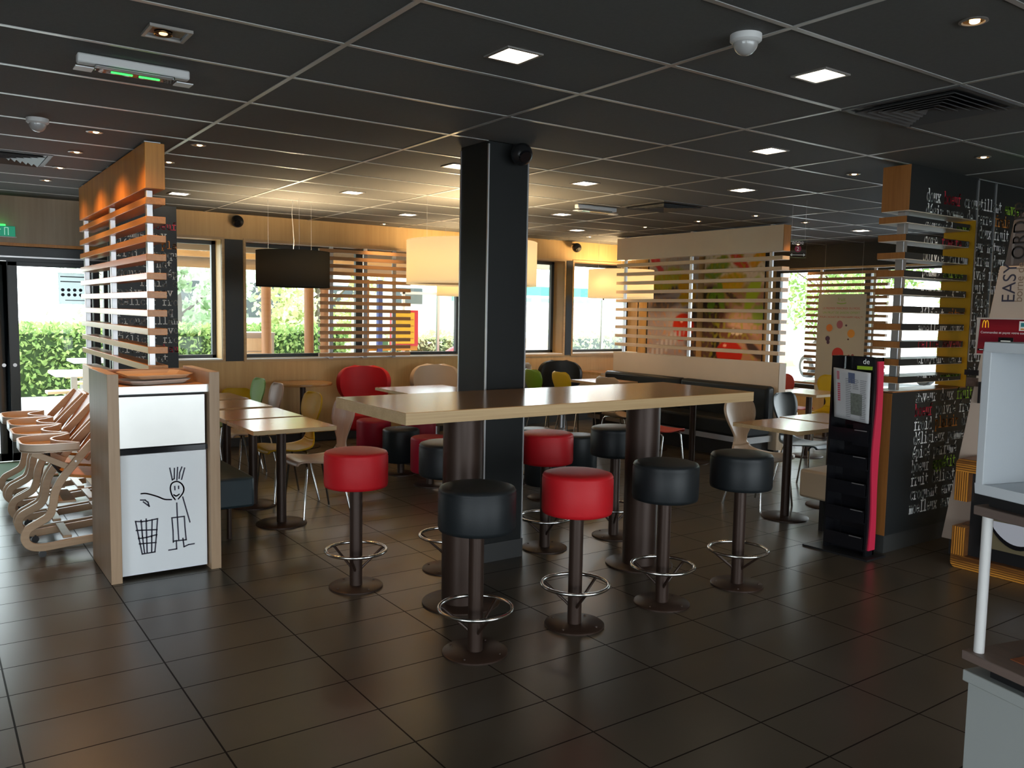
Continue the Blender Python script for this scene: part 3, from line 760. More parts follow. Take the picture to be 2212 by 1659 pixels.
# right divider with words printed across slats and cabinet
d = thing('slatted_divider', 'black slatted divider with white and coloured words beside the order kiosk', 'room divider', (5.9, 3.2, 0), world=True); d['group'] = 'slatted dividers'
m_endwood = wood('teak_end', (.32,.125,.032), (.21,.075,.015), 'z', 14, .4)
XA, XB, YA, YB = 5.33, 6.30, 3.11, 3.31
def boxed(x0, x1, z0, z1, name):
    mb = MB(); mb.box(x0, x1, YA, YB, z0, z1, 0)
    mb.box(x0-.004, x0, YA+.002, YB-.002, z0+.001, z1-.001, 1); mb.box(x0, x1, YA+.004, YB-.004, z0-.003, z0, 2)
    return mb.build(name, [m_black, m_endwood, m_cream], d)
boxed(XA+.075, XB, 2.325, 2.625, 'top_box')
for (lo, hi) in SLAT: boxed(XA+.055, XA+.885, lo, hi, 'slat')
metalposts(d, [(5.43,5.475,3.15,3.205)], 1.115, 2.325)
mb = MB(); mb.box(XA, XB+.6, YA, YB, .125, 1.105, 0); mb.box(XA-.004, XA, YA+.002, YB-.002, .125, 1.10, 1); mb.box(XA, XB+.0, YA, YB, 1.105, 1.112, 1)
mb.build('cabinet', [m_black, m_endwood], d)
mb = MB(); mb.box(XA+.01, XB+.6, YA+.012, YB-.012, 0, .125); mb.build('plinth', m_plinth, d)
mb = MB(); mb.box(XB-.006, XB, YA+.002, YB+.03, 1.112, 2.325); mb.build('yellow_panel', m_yellowp, d)
mb = MB(); mb.box(XB, 7.9, YA, YB, 1.105, 2.615); mb.build('wall_panel', m_black, d)
for x in (XB, 6.56):
    mb = MB(); mb.box(x-.005, x+.005, YA-.006, YA, 1.3, 2.61); mb.build('metal_strip', m_alu, d)
mb = MB(); P = lambda x, z: (x, YA-.0012, z)
textrows(mb, ROWS[:2], 5.605, 2.405, .1005, .046, .115, P, clip=[(2.327, 2.61)])
textrows(mb, [r for r in ROWS[:14]], 5.605, 2.405, .1005, .046, .115, lambda x, z: P(x, z) if x < XA+.880 else P(XA+.880, z), clip=SLAT)
mb2 = MB(); textrows(mb2, ROWS[:14], 5.605, 2.405, .1005, .046, .115, lambda x, z: P(max(x, XB+.012), z), clip=[(1.13, 2.326)])
# drop the degenerate faces squeezed against the limits
def clean(m_):
    f2, mi2 = [], []
    for f, mi in zip(m_.f, m_.m):
        xs = [m_.v[i][0] for i in f]
        if max(xs)-min(xs) > 1e-5: f2.append(f); mi2.append(mi)
    m_.f, m_.m = f2, mi2
clean(mb); clean(mb2)
textrows(mb, ROWS[14:], 5.62, 1.03, .0985, .046, .115, P)
for f, mi in zip(mb2.f, mb2.m):
    mb.add([mb2.v[i] for i in f], [tuple(range(len(f)))], mi)
mb.build('lettering', TEXTM, d, smooth=0)

# slatted screens in front of the windows
m_screen = wood('screen_oak', (.36,.20,.085), (.28,.14,.055), 'x', 12, .5, .05)
s = thing('window_screen', 'oak slat screen hanging in front of the wide far window', 'screen', (4.5, 9.5, 1.0), world=True)
for i in range(15):
    z = 2.31-.0885*i; mb = MB(); mb.box(3.885, 5.10, 9.47, 9.52, z-.042, z); mb.build('slat', m_screen, s)
for x in (4.055, 4.50, 4.895):
    mb = MB(); mb.box(x-.025, x+.025, 9.525, 9.545, 1.0, 2.34); mb.box(x-.02, x+.02, 9.545, 9.72, 1.0125, 1.022); mb.build('post', m_alu, s)
s = thing('window_screen', 'oak slat screen standing in the right-hand window', 'screen', (10.52, 6.9, .8), world=True)
for i in range(18):
    z = 2.25-.085*i; mb = MB(); mb.box(10.5, 10.55, 6.28, 7.52, z-.04, z); mb.build('slat', m_screen, s)
for y in (6.5, 7.33):
    mb = MB(); mb.box(10.555, 10.575, y-.02, y+.02, .62, 2.28); mb.build('post', m_alu, s)
# ---------------------------------------------------------------- litter bin
b = thing('litter_bin_unit', 'oak litter bin cabinet with steel flap and white stick-figure door', 'litter bin', (1.16, 5.45, 0), world=True)
m_binwood = wood('bin_oak', (.47,.32,.20), (.37,.24,.14), 'z', 12, .42, .05)
m_binin = wood('bin_inner_oak', (.55,.30,.14), (.45,.24,.10), 'z', 12, .35, .05)
for (a, e) in ((.85, .91), (1.41, 1.47)):
    mb = MB(); mb.box(a, e, 5.14, 5.755, 0, 1.21); mb.build('side_panel', m_binwood, b, bevel=.002)
mb = MB(); mb.box(.91, 1.41, 5.715, 5.755, .05, 1.195); mb.build('back_panel', m_binin, b)
mb = MB(); mb.box(.91, 1.41, 5.175, 5.715, 1.095, 1.13); mb.build('top_shelf', m_binin, b)
mb = MB(); mb.box(.91, 1.41, 5.165, 5.175, 1.09, 1.135); mb.build('steel_strip', m_steel, b)
mb = MB(); mb.box(.91, 1.41, 5.25, 5.70, .02, 1.09); mb.build('inner_box', m_blackp, b)
mb = MB(); mb.box(.915, 1.395, 5.185, 5.20, .775, 1.075); mb.build('push_flap', m_steel, b, bevel=.002)
mb = MB(); mb.box(.91, 1.41, 5.192, 5.25, .738, .768); mb.build('black_strip', m_gloss, b)
mb = MB(); mb.box(.915, 1.40, 5.19, 5.21, .022, .735); door = mb.build('door', m_white, b, bevel=.002)
FIG = {'hair':[ [(1.189,0.639),(1.202,0.568),(1.213,0.574),(1.215,0.635)],[(1.233,0.639),(1.228,0.565)],[(1.257,0.639),(1.245,0.608),(1.241,0.573)],[(1.273,0.632),(1.255,0.566)] ],
'head':[ [(1.216,0.447),(1.199,0.475),(1.190,0.514),(1.196,0.542),(1.214,0.554),(1.235,0.553),(1.256,0.536),(1.267,0.509),(1.260,0.480),(1.235,0.449)] ],
'face':[ [(1.215,0.526),(1.216,0.507)],[(1.237,0.525),(1.237,0.512)],[(1.209,0.476),(1.223,0.468),(1.239,0.476)] ],
'arm':[ [(1.028,0.503),(1.052,0.502),(1.086,0.490),(1.123,0.473),(1.157,0.455),(1.195,0.449)],[(1.260,0.457),(1.299,0.300)] ],
'litter':[ [(1.024,0.466),(1.048,0.463),(1.064,0.448),(1.070,0.424),(1.039,0.453)] ],
'body':[ [(1.225,0.424),(1.227,0.338),(1.233,0.198)],[(1.202,0.189),(1.201,0.259),(1.196,0.338),(1.267,0.338),(1.270,0.272),(1.276,0.193),(1.202,0.195)] ],
'legs':[ [(1.219,0.196),(1.220,0.145),(1.176,0.144)],[(1.257,0.204),(1.263,0.152),(1.290,0.161),(1.322,0.162)] ],
'basket':[ [(0.994,0.342),(1.029,0.337),(1.056,0.337),(1.115,0.343)],[(0.994,0.342),(1.010,0.244),(1.027,0.143),(1.097,0.145),(1.107,0.242),(1.115,0.343)],[(0.998,0.288),(1.111,0.278)],[(1.009,0.238),(1.051,0.239),(1.109,0.248)],[(1.013,0.206),(1.104,0.201)],[(1.024,0.345),(1.030,0.249),(1.040,0.144)],[(1.052,0.349),(1.053,0.238),(1.054,0.146)],[(1.085,0.341),(1.081,0.238),(1.079,0.146)] ]}
def smoothline(p, n=5):
    if len(p) < 3: return p
    out = []
    for i in range(len(p)-1):
        p0 = p[max(i-1,0)]; p1 = p[i]; p2 = p[i+1]; p3 = p[min(i+2,len(p)-1)]
        for k in range(n):
            f = k/n
            out.append(tuple(.5*((2*b_)+(c_-a_)*f+(2*a_-5*b_+4*c_-d_)*f*f+(3*b_-a_-3*c_+d_)*f**3) for a_,b_,c_,d_ in zip(p0,p1,p2,p3)))
    out.append(p[-1]); return out
mbs = {'stick_figure_drawing': MB(), 'litter_drawing': MB(), 'basket_drawing': MB()}
for k, LL in FIG.items():
    mb = mbs[{'litter': 'litter_drawing', 'basket': 'basket_drawing'}.get(k, 'stick_figure_drawing')]
    for L_ in LL:
        pts = smoothline(L_) if k in ('head','face','arm') else L_
        for i in range(len(pts)-1):
            (ax,az),(bx,bz) = pts[i], pts[i+1]; dx, dz = bx-ax, bz-az; l = math.hypot(dx,dz) or 1; h = .0040
            dx, dz = dx/l*h, dz/l*h
            mb.add([(ax-dx-dz,5.1892,az-dz+dx),(bx+dx-dz,5.1892,bz+dz+dx),(bx+dx+dz,5.1892,bz+dz-dx),(ax-dx+dz,5.1892,az-dz-dx)], [(0,1,2,3)])
for k in mbs: mbs[k].build(k, m_ink, door, smooth=0)
# serving trays left on top
m_tray = mat('tray_brown', (.55,.38,.25), .4); m_traye = mat('tray_edge', (.62,.58,.52), .4)
def make_tray(lab, m1):
    t = thing('serving_tray', lab, 'tray')
    w_, h_, c_ = .20, .14, .045
    P_ = lambda s: [(-w_*s+c_, -h_*s), (w_*s-c_, -h_*s), (w_*s, -h_*s+c_), (w_*s, h_*s-c_), (w_*s-c_, h_*s), (-w_*s+c_, h_*s), (-w_*s, h_*s-c_), (-w_*s, -h_*s+c_)]
    mb = MB(); A_ = P_(1.0); B_ = P_(.86); n = 8
    vs = [(x, y, .022) for x, y in A_]+[(x, y, .002) for x, y in B_]+[(x, y, .026) for x, y in A_]+[(x, y, .006) for x, y in B_]
    fs = [(i, (i+1)%n, n+(i+1)%n, n+i) for i in range(n)]+[(2*n+i, 3*n+i, 3*n+(i+1)%n, 2*n+(i+1)%n) for i in range(n)]+[(i, 2*n+i, 2*n+(i+1)%n, (i+1)%n) for i in range(n)]
    fs += [tuple(n+i for i in range(n)), tuple(3*n+i for i in range(n))]
    mb.add(vs, fs); mb.build('tray_body', m1, t, smooth=20); return t
t = make_tray('serving tray lying flat on top of the litter bin', m_traye); t.location = (1.15, 5.42, 1.131); t.rotation_euler = (0,0,.35)
t = dup(t, (1.18, 5.50, 1.162), .30, 'upper serving tray stacked slightly askew on the litter bin', mats={'tray_body': m_tray}); t.rotation_euler = (.05,.0,.18)

# ---------------------------------------------------------------- nested wooden high chairs (face -x)
m_hc = wood('highchair_ply', (.50,.35,.22), (.41,.27,.16), 'x', 12, .38, .06); m_hco = wood('highchair_brown', (.36,.17,.07), (.27,.12,.05), 'x', 12, .4)
def make_highchair(lab):
    h = thing('high_chair', lab, 'high chair')
    side = smoothline([(.62,.105),(.20,.07),(.09,.065),(.03,.085),(.005,.135),(.025,.19),(.085,.225),(.14,.26),(.165,.32),(.18,.41),(.22,.49),(.29,.58),(.38,.69),(.56,.88)], 5)
    for sy in (-1, 1):
        mb = MB(); y0 = sy*.205; mb.ribbon(side, .048, 'y', y0-.0125, y0+.0125); mb.build('side_frame', m_hc, h, bevel=.003)
        mb = MB(); mb.ribbon([(.06,.665),(.16,.615),(.29,.545)], .038, 'y', sy*.18-.011, sy*.18+.011); mb.build('tray_arm', m_hc, h, bevel=.002)
        for (x, z) in ((.185,.30),(.30,.60),(.60,.09)):
            mb = MB(); mb.tube([(x,sy*.218,z),(x,sy*.221,z)], .007, 10); mb.build('bolt', m_chrome, h)
        mb = MB(); mb.tube([(.10,sy*.20-.012,.022),(.10,sy*.20+.012,.022)], .022, 14); mb.tube([(.10,sy*.20,.022),(.10,sy*.20,.05)], .01, 8); mb.build('caster', m_blackp, h)
    mb = MB(); mb.prism([(.24,.50),(.26,.515),(.50,.475),(.49,.46)], 'y', -.19, .19); mb.build('seat', m_orange, h)
    mb = MB(); mb.prism([(.36,.60),(.38,.59),(.58,.87),(.56,.885)], 'y', -.19, .19); mb.build('backrest', m_hco, h, bevel=.004)
    mb = MB(); mb.prism([(.56,.86),(.59,.85),(.61,.88),(.58,.895)], 'y', -.215, .215); mb.build('back_rail', m_hc, h, bevel=.004)
    mb = MB(); mb.box(.19, .30, -.19, .19, .33, .345); mb.build('footrest', m_hc, h, bevel=.003)
    for x, z in ((.22,.10),(.50,.12)):
        mb = MB(); mb.box(x, x+.05, -.19, .19, z, z+.018); mb.build('crossbar', m_hc, h, bevel=.002)
    # tray: rounded outline with a belly cut-out
    out = [(a_, b_*.92) for a_, b_ in arc(.13,-.10,.13,.155,270,180,8)+arc(.13,.10,.13,.155,180,90,8)+[(.22,.255),(.30,.262),(.325,.245),(.31,.215)]+arc(.30,.0,.105,.15,112,248,12)+[(.31,-.215),(.325,-.245),(.30,-.262),(.22,-.255)]]
    mb = MB(); mb.prism(out, 'z', .672, .680); mb.build('tray_plate', m_hc, h)
    mb = MB(); vs = []; n = len(out)
    ins = []
    for i, p in enumerate(out):
        a = out[i-1]; c_ = out[(i+1)%n]; dx, dy = c_[0]-a[0], c_[1]-a[1]; l = math.hypot(dx,dy); ins.append((p[0]-dy/l*-.012, p[1]+dx/l*-.012))
    # choose inward side
    cx, cy = .15, 0
    vs = [(x,y,.668) for x,y in out]+[(x,y,.722) for x,y in out]+[(x,y,.668) for x,y in ins]+[(x,y,.722) for x,y in ins]
    fs = []
    for i in range(n):
        j = (i+1)%n; fs += [(i,j,n+j,n+i),(n+i,n+j,3*n+j,3*n+i),(2*n+i,3*n+i,3*n+j,2*n+j),(i,2*n+i,2*n+j,j)]
    mb.add(vs, fs); mb.build('tray_rim', wood('rim_ply', (.66,.55,.44), (.58,.46,.34), 'x', 8, .32), h)
    mb = MB(); mb.tube([(.16,-.10,.66),(.165,-.10,.60),(.22,-.10,.52),(.26,-.10,.50)], .009, 8); mb.tube([(.16,.10,.66),(.165,.10,.60),(.22,.10,.52),(.26,.10,.50)], .009, 8); mb.build('safety_strap', m_blackp, h)
    return h
hc = make_highchair('nearest wooden high chair in the row left of the litter bin'); hc.location = (.49, 6.155, 0); hc['group'] = 'wooden high chairs'
for dy, dx, lab in ((.5, .0, 'second wooden high chair from the litter bin'), (1.0, .02, 'third wooden high chair from the litter bin'), (1.5, .01, 'farthest wooden high chair of the row, nearest the glass door')):
    dup(hc, (.49+dx, 6.155+dy, 0), 0, lab, 'wooden high chairs')

# ---------------------------------------------------------------- text helper (built-in font)
def ftext(name, body, size, org, xd, yd, m, parent, ext=0.0, align='LEFT'):
    cu = bpy.data.curves.new(name, 'FONT'); cu.body = body; cu.size = size; cu.extrude = ext; cu.align_x = align
    o = bpy.data.objects.new(name, cu); COL.objects.link(o)
    dg = bpy.context.evaluated_depsgraph_get(); me = bpy.data.meshes.new_from_object(o.evaluated_get(dg))
    bpy.data.objects.remove(o); bpy.data.curves.remove(cu)
    xd, yd = Vector(xd), Vector(yd); zd = xd.cross(yd)
    MM = Matrix((xd, yd, zd)).transposed().to_4x4()
    q = parent; base = Vector((0,0,0))
    while q is not None:
        if q.get('_w'): base = q.location.copy()
        q = q.parent
    MM.translation = Vector(org)-base; me.transform(MM)
    me.materials.clear(); me.materials.append(m)
    o = bpy.data.objects.new(name, me); COL.objects.link(o); o.parent = parent
    return o

# ---------------------------------------------------------------- newspaper rack
r = thing('newspaper_rack', 'tall black newspaper rack with a red wavy side strip', 'newspaper rack', (5.17, 3.27, 0), world=True)
mb = MB(); mb.prism([(5.05,3.06),(5.27,3.06),(5.27,3.15),(5.235,3.5),(5.03,3.54)], 'z', 0, .012); mb.build('base', m_blackp, r)
mb = MB(); mb.box(5.115, 5.215, 3.115, 3.13, .012, 1.345); mb.box(5.115, 5.215, 3.42, 3.435, .012, 1.345); mb.box(5.20, 5.215, 3.115, 3.43, .012, 1.345); mb.build('body', m_gloss, r)
mb = MB(); mb.box(5.115, 5.14, 3.13, 3.25, .75, .90); mb.build('leaflet_holder', m_gloss, r)
for z in (.12, .30, .48, .66, .84):
    mb = MB(); mb.box(5.11, 5.20, 3.13, 3.42, z-.07, z-.062); mb.box(5.10, 5.104, 3.13, 3.42, z-.07, z+.02); mb.build('shelf', m_gloss, r)
    mb = MB(); mb.box(5.0985, 5.0995, 3.14, 3.23, z+.012, z+.018); mb.build('shelf_lip', m_alu, r)
pts = []
N = 24
L_ = [(5.135+.012*math.sin(i/N*PI*3), .05+1.27*i/N) for i in range(N+1)]; R_ = [(5.205+.006*math.sin(i/N*PI*3+1), .05+1.27*i/N) for i in range(N+1)]
mb = MB(); mb.prism(L_+R_[::-1], 'y', 3.105, 3.1148); mb.build('red_strip', mat('red_strip', (.55,.02,.06), .45), r)
mb = MB(); mb.box(5.11, 5.112, 3.13, 3.42, 1.26, 1.345, 0); mb.box(5.108, 5.1099, 3.13, 3.24, 1.262, 1.285, 1); mb.build('header', [m_gloss, mat('lime_strip', (.30,.45,.02), .5)], r)
ftext('lettering', 'de', .05, (5.108, 3.20, 1.30), (0,-1,0), (0,0,1), m_wtext, r)
mb = MB(); mb.box(5.10, 5.107, 3.28, 3.33, 1.22, 1.345); mb.build('clear_tab', m_clear, r)
# folded newspaper
n_ = thing('newspaper', 'folded newspaper standing at the top of the black rack', 'newspaper', (5.09, 3.27, .93), world=True)
m_news = mat('newsprint', (.42,.42,.43), .8)
def newsheet(u, v): 
    y = 3.395-.27*u-.015*v*0; z = .93+.335*v-.02*u
    return (5.088-.012*math.sin(u*PI)*v-.006*v, y-.02*(1-v)*(1-u), z)
mb = MB(); mb.grid(12, 12, newsheet); mb.build('sheet', m_news, n_, solid=.012)
mb = MB(); random.seed(3)
def npt(u, v): p = newsheet(u, v); return (p[0]-.0072, p[1], p[2])
def nrect(u0, v0, u1, v1, mi): mb.add([npt(u0,v0),npt(u1,v0),npt(u1,v1),npt(u0,v1)], [(0,1,2,3)], mi)
nrect(.5, .12, .82, .55, 1)
mb.build('photo_print', [m_blackp, mat('news_photo', (.12,.13,.11), .8, vary=.6, vscale=60)], n_, smooth=0); mb = MB()
for c_ in range(3): 
    for i in range(22):
        v0 = .06+i*.036
        if c_ == 1 and v0 < .6: continue
        nrect(.36+c_*.2, v0, .36+c_*.2+.17*random.uniform(.75,1), v0+.012, 0)
mb.build('text_print', [mat('news_grey', (.16,.16,.17), .8)], n_, smooth=0); mb = MB()
for (u0, v0, u1, v1) in ((.12,.35,.2,.72),(.10,.78,.18,.95),): 
    k = 9
    for i in range(k): nrect(u0, v0+(v1-v0)*i/k, u1, v0+(v1-v0)*(i+.7)/k, 0)
mb.build('headline_print', mat('news_red', (.42,.05,.08), .8), n_, smooth=0); mb = MB()
nrect(.44, .74, .62, .95, 0)
mb.build('blue_print', mat('news_blue', (.07,.09,.16), .8), n_, smooth=0)

# ---------------------------------------------------------------- order kiosk
k_ = thing('order_kiosk', 'tall beige and dark grey self-order kiosk at the right edge', 'order kiosk', (5.85, 2.35, 0), world=True)
m_kbeige = mat('kiosk_beige', (.50,.40,.32), .5, vary=.03); m_kdark = mat('kiosk_dark', (.07,.065,.068), .45)
def sl(z): return 2.915-.145*(z-.11)
mb = MB(); mb.prism([(sl(.11),.11),(sl(1.95),1.95),(1.8,1.95),(1.8,.11)], 'x', 5.70, 6.05); mb.build('body', m_kbeige, k_, bevel=.004)
mb = MB(); mb.box(5.74, 6.0, 1.85, 2.88, 0, .11); mb.build('plinth', m_plinth, k_)
mb = MB(); mb.prism([(2.64,1.95),(2.60,2.24),(2.42,2.40),(1.9,2.44),(1.9,1.95)], 'x', 5.74, 5.95); mb.build('head', m_kdark, k_, bevel=.004)
mb = MB(); mb.box(5.738, 5.7395, 2.585, 2.60, 1.96, 2.22); mb.build('head_edge', mat('kiosk_grey_line', (.12,.12,.13), .4), k_)
mb = MB(); mb.sphere((5.80, 2.46, 2.375), (.05,.05,.035), 16, 10); mb.build('status_lamp', emitmat('green_status', (.05,1,.15), 1.6), k_)
mb = MB(); mb.box(5.690, 5.699, 2.05, 2.765, 1.375, 1.62); mb.build('screen_bezel', mat('bezel', (.5,.45,.4), .4), k_)
def scrmat():
    m = mat('screen_red', (.08,.004,.008), .2); n = m.node_tree.nodes; l = m.node_tree.links; p = n['Principled BSDF']
    t = n.new('ShaderNodeTexCoord'); s_ = n.new('ShaderNodeSeparateXYZ'); r_ = n.new('ShaderNodeValToRGB'); mr = n.new('ShaderNodeMapRange')
    l.new(t.outputs['Object'], s_.inputs[0]); l.new(s_.outputs['Z'], mr.inputs[0]); mr.inputs['From Min'].default_value = 1.375; mr.inputs['From Max'].default_value = 1.62
    l.new(mr.outputs[0], r_.inputs[0]); r_.color_ramp.elements[0].color = (.22,.02,.02,1); r_.color_ramp.elements[1].color = (.055,.004,.008,1)
    e = r_.color_ramp.elements.new(.72); e.color = (.20,.01,.015,1); e = r_.color_ramp.elements.new(.4); e.color = (.07,.004,.01,1)
    l.new(r_.outputs[0], p.inputs['Emission Color']); p.inputs['Emission Strength'].default_value = .35; return m
mb = MB(); mb.prism([(2.752,1.385),(2.74,1.61),(2.06,1.61),(2.06,1.385)], 'x', 5.686, 5.690); scr = mb.build('screen', scrmat(), k_)
m_arch = mat('arch_yellow', (.8,.42,.02), .4, emit=(.8,.42,.02), estr=.4)
mb = MB()
for c_ in (2.715, 2.697):
    pts = [(c_+.0095*math.cos(a), 1.555+.047*math.sin(a)**.8) for a in [PI*i/14 for i in range(15)]]
    mb.ribbon(pts, .0045, 'x', 5.6845, 5.6858)
mb.build('logo', m_arch, scr, smooth=0)
ftext('screen_text', 'Commandez et payez votre commande par carte bancaire', .021, (5.6855, 2.735, 1.518), (0,-1,0), (0,0,1), m_wtext, scr)
mb = MB(); mb.box(5.683, 5.686, 2.53, 2.62, 1.465, 1.495, 0); mb.box(5.682, 5.683, 2.545, 2.605, 1.468, 1.475, 1); mb.box(5.683, 5.686, 2.70, 2.745, 1.405, 1.418, 0); mb.box(5.682, 5.683, 2.71, 2.735, 1.409, 1.413, 1); mb.build('screen_button', [m_gloss, m_wtext], scr)
mb = MB(); mb.box(5.684, 5.686, 2.40, 2.50, 1.54, 1.60, 0); mb.box(5.683, 5.684, 2.41, 2.49, 1.565, 1.59, 1); mb.box(5.683, 5.684, 2.41, 2.49, 1.545, 1.555, 2); mb.build('card_logo', [m_wtext, mat('teal_print', (.02,.25,.28), .5), m_otext], scr)
mb = MB(); mb.box(5.690, 5.6995, 2.735, 2.825, 1.238, 1.274); mb.build('receipt_slot', m_gloss, k_)
mb = MB(); mb.box(5.692, 5.6995, 2.735, 2.81, 1.165, 1.222); mb.build('sensor_window', mat('sensor', (.08,.05,.04), .15, vary=.5, vscale=50), k_)
mb = MB(); mb.box(5.66, 5.6995, 2.70, 2.715, 1.06, 1.20); mb.build('side_bracket', m_blackp, k_)
ftext('lettering', 'EASY', .115, (5.698, 2.545, 1.715), (0,0,1), (0,1,0), m_ink, k_)
ftext('lettering', 'ORDER', .115, (5.738, 2.52, 1.99), (0,0,1), (0,1,0), m_blackp, k_)
ftext('lettering', 'borne de', .068, (5.698, 2.50, 1.72), (0,0,1), (0,1,0), mat('brown_ink', (.22,.15,.10), .6), k_)
ftext('lettering', 'commande', .068, (5.738, 2.475, 1.98), (0,0,1), (0,1,0), mat('dark_brown_ink', (.02,.018,.016), .6), k_)
def cblock(z0, z1, band_top, name, zr):
    mb = MB(); y0, y1 = 1.9, 2.72; rr = .035
    if band_top: poly = [(y1, z0), (y1, z1-rr)]+[(y1-rr+rr*math.cos(a), z1-rr+rr*math.sin(a)) for a in [PI/2*i/6 for i in range(1, 7)]]+[(y0, z1), (y0, z1-.085), (y1-.085, z1-.085), (y1-.085, z0)]
    else: poly = [(y1, z1), (y1-.085, z1), (y1-.085, z0+.085), (y0, z0+.085), (y0, z0)]+[(y1-rr+rr*math.cos(a), z0+rr+rr*math.sin(a)) for a in [-PI/2+PI/2*i/6 for i in range(0, 7)]]
    if band_top: up = [(y1-.0, z0), (y1, z1-.085), (y1-.085, z1-.085), (y1-.085, z0)]; bd_ = [p for p in poly if p[1] >= z1-.0851]; bd_.insert(0, (y1, z1-.085))
    else: up = [(y1, z1), (y1-.085, z1), (y1-.085, z0+.085), (y1, z0+.085)]; bd_ = [(y1, z0+.085), (y0, z0+.085), (y0, z0)]+poly[5:]
    if band_top: bd_ = [(y1, z1-.085), (y1, z1-rr)]+poly[2:8]+[(y0, z1), (y0, z1-.085)]
    mb.prism(bd_, 'x', 5.45, 5.70); o = mb.build(name, m_zebra, k_)
    m2_ = MB(); m2_.prism(up, 'x', 5.45, 5.70); m2_.build(name, m_zebrav, k_)
    return o
cblock(.44, .715, True, 'wood_surround', m_zebra); cblock(.0, .27, False, 'wood_surround', m_zebra)
mb = MB(); mb.box(5.50, 5.70, 1.9, 2.635, .44, .63); mb.box(5.50, 5.70, 1.9, 2.635, .085, .44); mb.build('printer_housing', m_blackp, k_)
mb = MB(); mb.box(5.47, 5.50, 1.95, 2.54, .17, .40); hs = mb.build('printer_face', mat('olive_panel', (.16,.13,.07), .5), k_)
mb = MB(); mb.prism([(2.50,.345)]+[(2.50-.34*t_, .335-.14*math.sin(t_*PI)**.7) for t_ in [i/16 for i in range(17)]]+[(2.16,.345)], 'x', 5.464, 5.470); mb.build('paper_tray', m_gloss, hs)
mb = MB(); mb.prism([(2.49,.352)]+[(2.485-.32*t_, .34-.115*math.sin(t_*PI)**.7) for t_ in [i/16 for i in range(17)]]+[(2.165,.352)], 'x', 5.458, 5.464); mb.build('paper', mat('receipt_paper', (.62,.62,.68), .7), hs)

# ---------------------------------------------------------------- grey service stand at the right edge (turned 14.5 degrees)
th = math.radians(14.5)
sd = thing('service_stand', 'grey service stand with open white box and shelves at the right edge', 'stand', (1.817, .865, 0), -th)
# local: +x away from the visible face, -y along the face towards the camera
m_gcab = mat('grey_cabinet', (.32,.34,.33), .5, vary=.03); m_gbox = mat('pale_grey_laminate', (.52,.55,.58), .45); m_gin = mat('white_laminate_inner', (.80,.86,.88), .45)
m_bshelf = wood('grey_brown_shelf', (.17,.12,.10), (.11,.08,.07), 'y', 12, .45)
S0, S1, D = 0.0, -.80, .55
mb = MB(); mb.box(.012, D, S1, S0-.006, .05, .825); mb.build('cabinet_body', m_gcab, sd)
mb = MB(); mb.box(0, D, S1, S0, .825, .850); mb.build('cabinet_top', m_gcab, sd, bevel=.002)
mb = MB(); mb.box(.03, D-.03, S1+.03, -.03, 0, .05); mb.build('plinth', m_plinth, sd)
mb = MB(); mb.box(.02, D-.02, S1+.02, -.05, .850, .872); mb.build('spacer', m_blackp, sd)
mb = MB(); mb.box(-.002, D, S1, .004, .872, .892); mb.build('shelf', m_bshelf, sd, bevel=.002)
mb = MB(); mb.box(.05, .20, -.22, -.07, .8925, .894); mb.build('terracotta_mat', mat('terracotta', (.28,.085,.03), .6), sd)
mb = MB(); mb.tube([(.022, -.018, .892), (.022, -.018, 1.19)], .0105, 16); mb.build('support_post', m_whiteplastic, sd)
mb = MB(); mb.tube([(.022, S1+.03, .892), (.022, S1+.03, 1.19)], .0105, 16); mb.build('support_post', m_whiteplastic, sd)
mb = MB(); mb.box(.10, D-.02, -.62, -.122, .892, 1.19); mb.build('divider_panel', m_bshelf, sd)
mb = MB(); mb.box(0, D, S1, S0, 1.19, 1.210); mb.build('shelf', m_bshelf, sd, bevel=.002)
mb = MB(); mb.box(.02, D-.02, S1+.02, -.02, 1.21, 1.235); mb.build('spacer', m_blackp, sd)
mb = MB(); T = .021
mb.box(0, D, S1, S0, 1.235, 1.235+T); mb.box(0, D, S1, S0, 1.556-T, 1.556); mb.box(0, D, S0-.018, S0, 1.235+T, 1.556-T); mb.box(0, D, S1, S1+.018, 1.235+T, 1.556-T)
mb.build('open_box', m_gbox, sd, bevel=.0015)
mb = MB(); mb.box(.30, .31, S1+.018, S0-.018, 1.235+T, 1.556-T); mb.build('box_back', m_gin, sd)
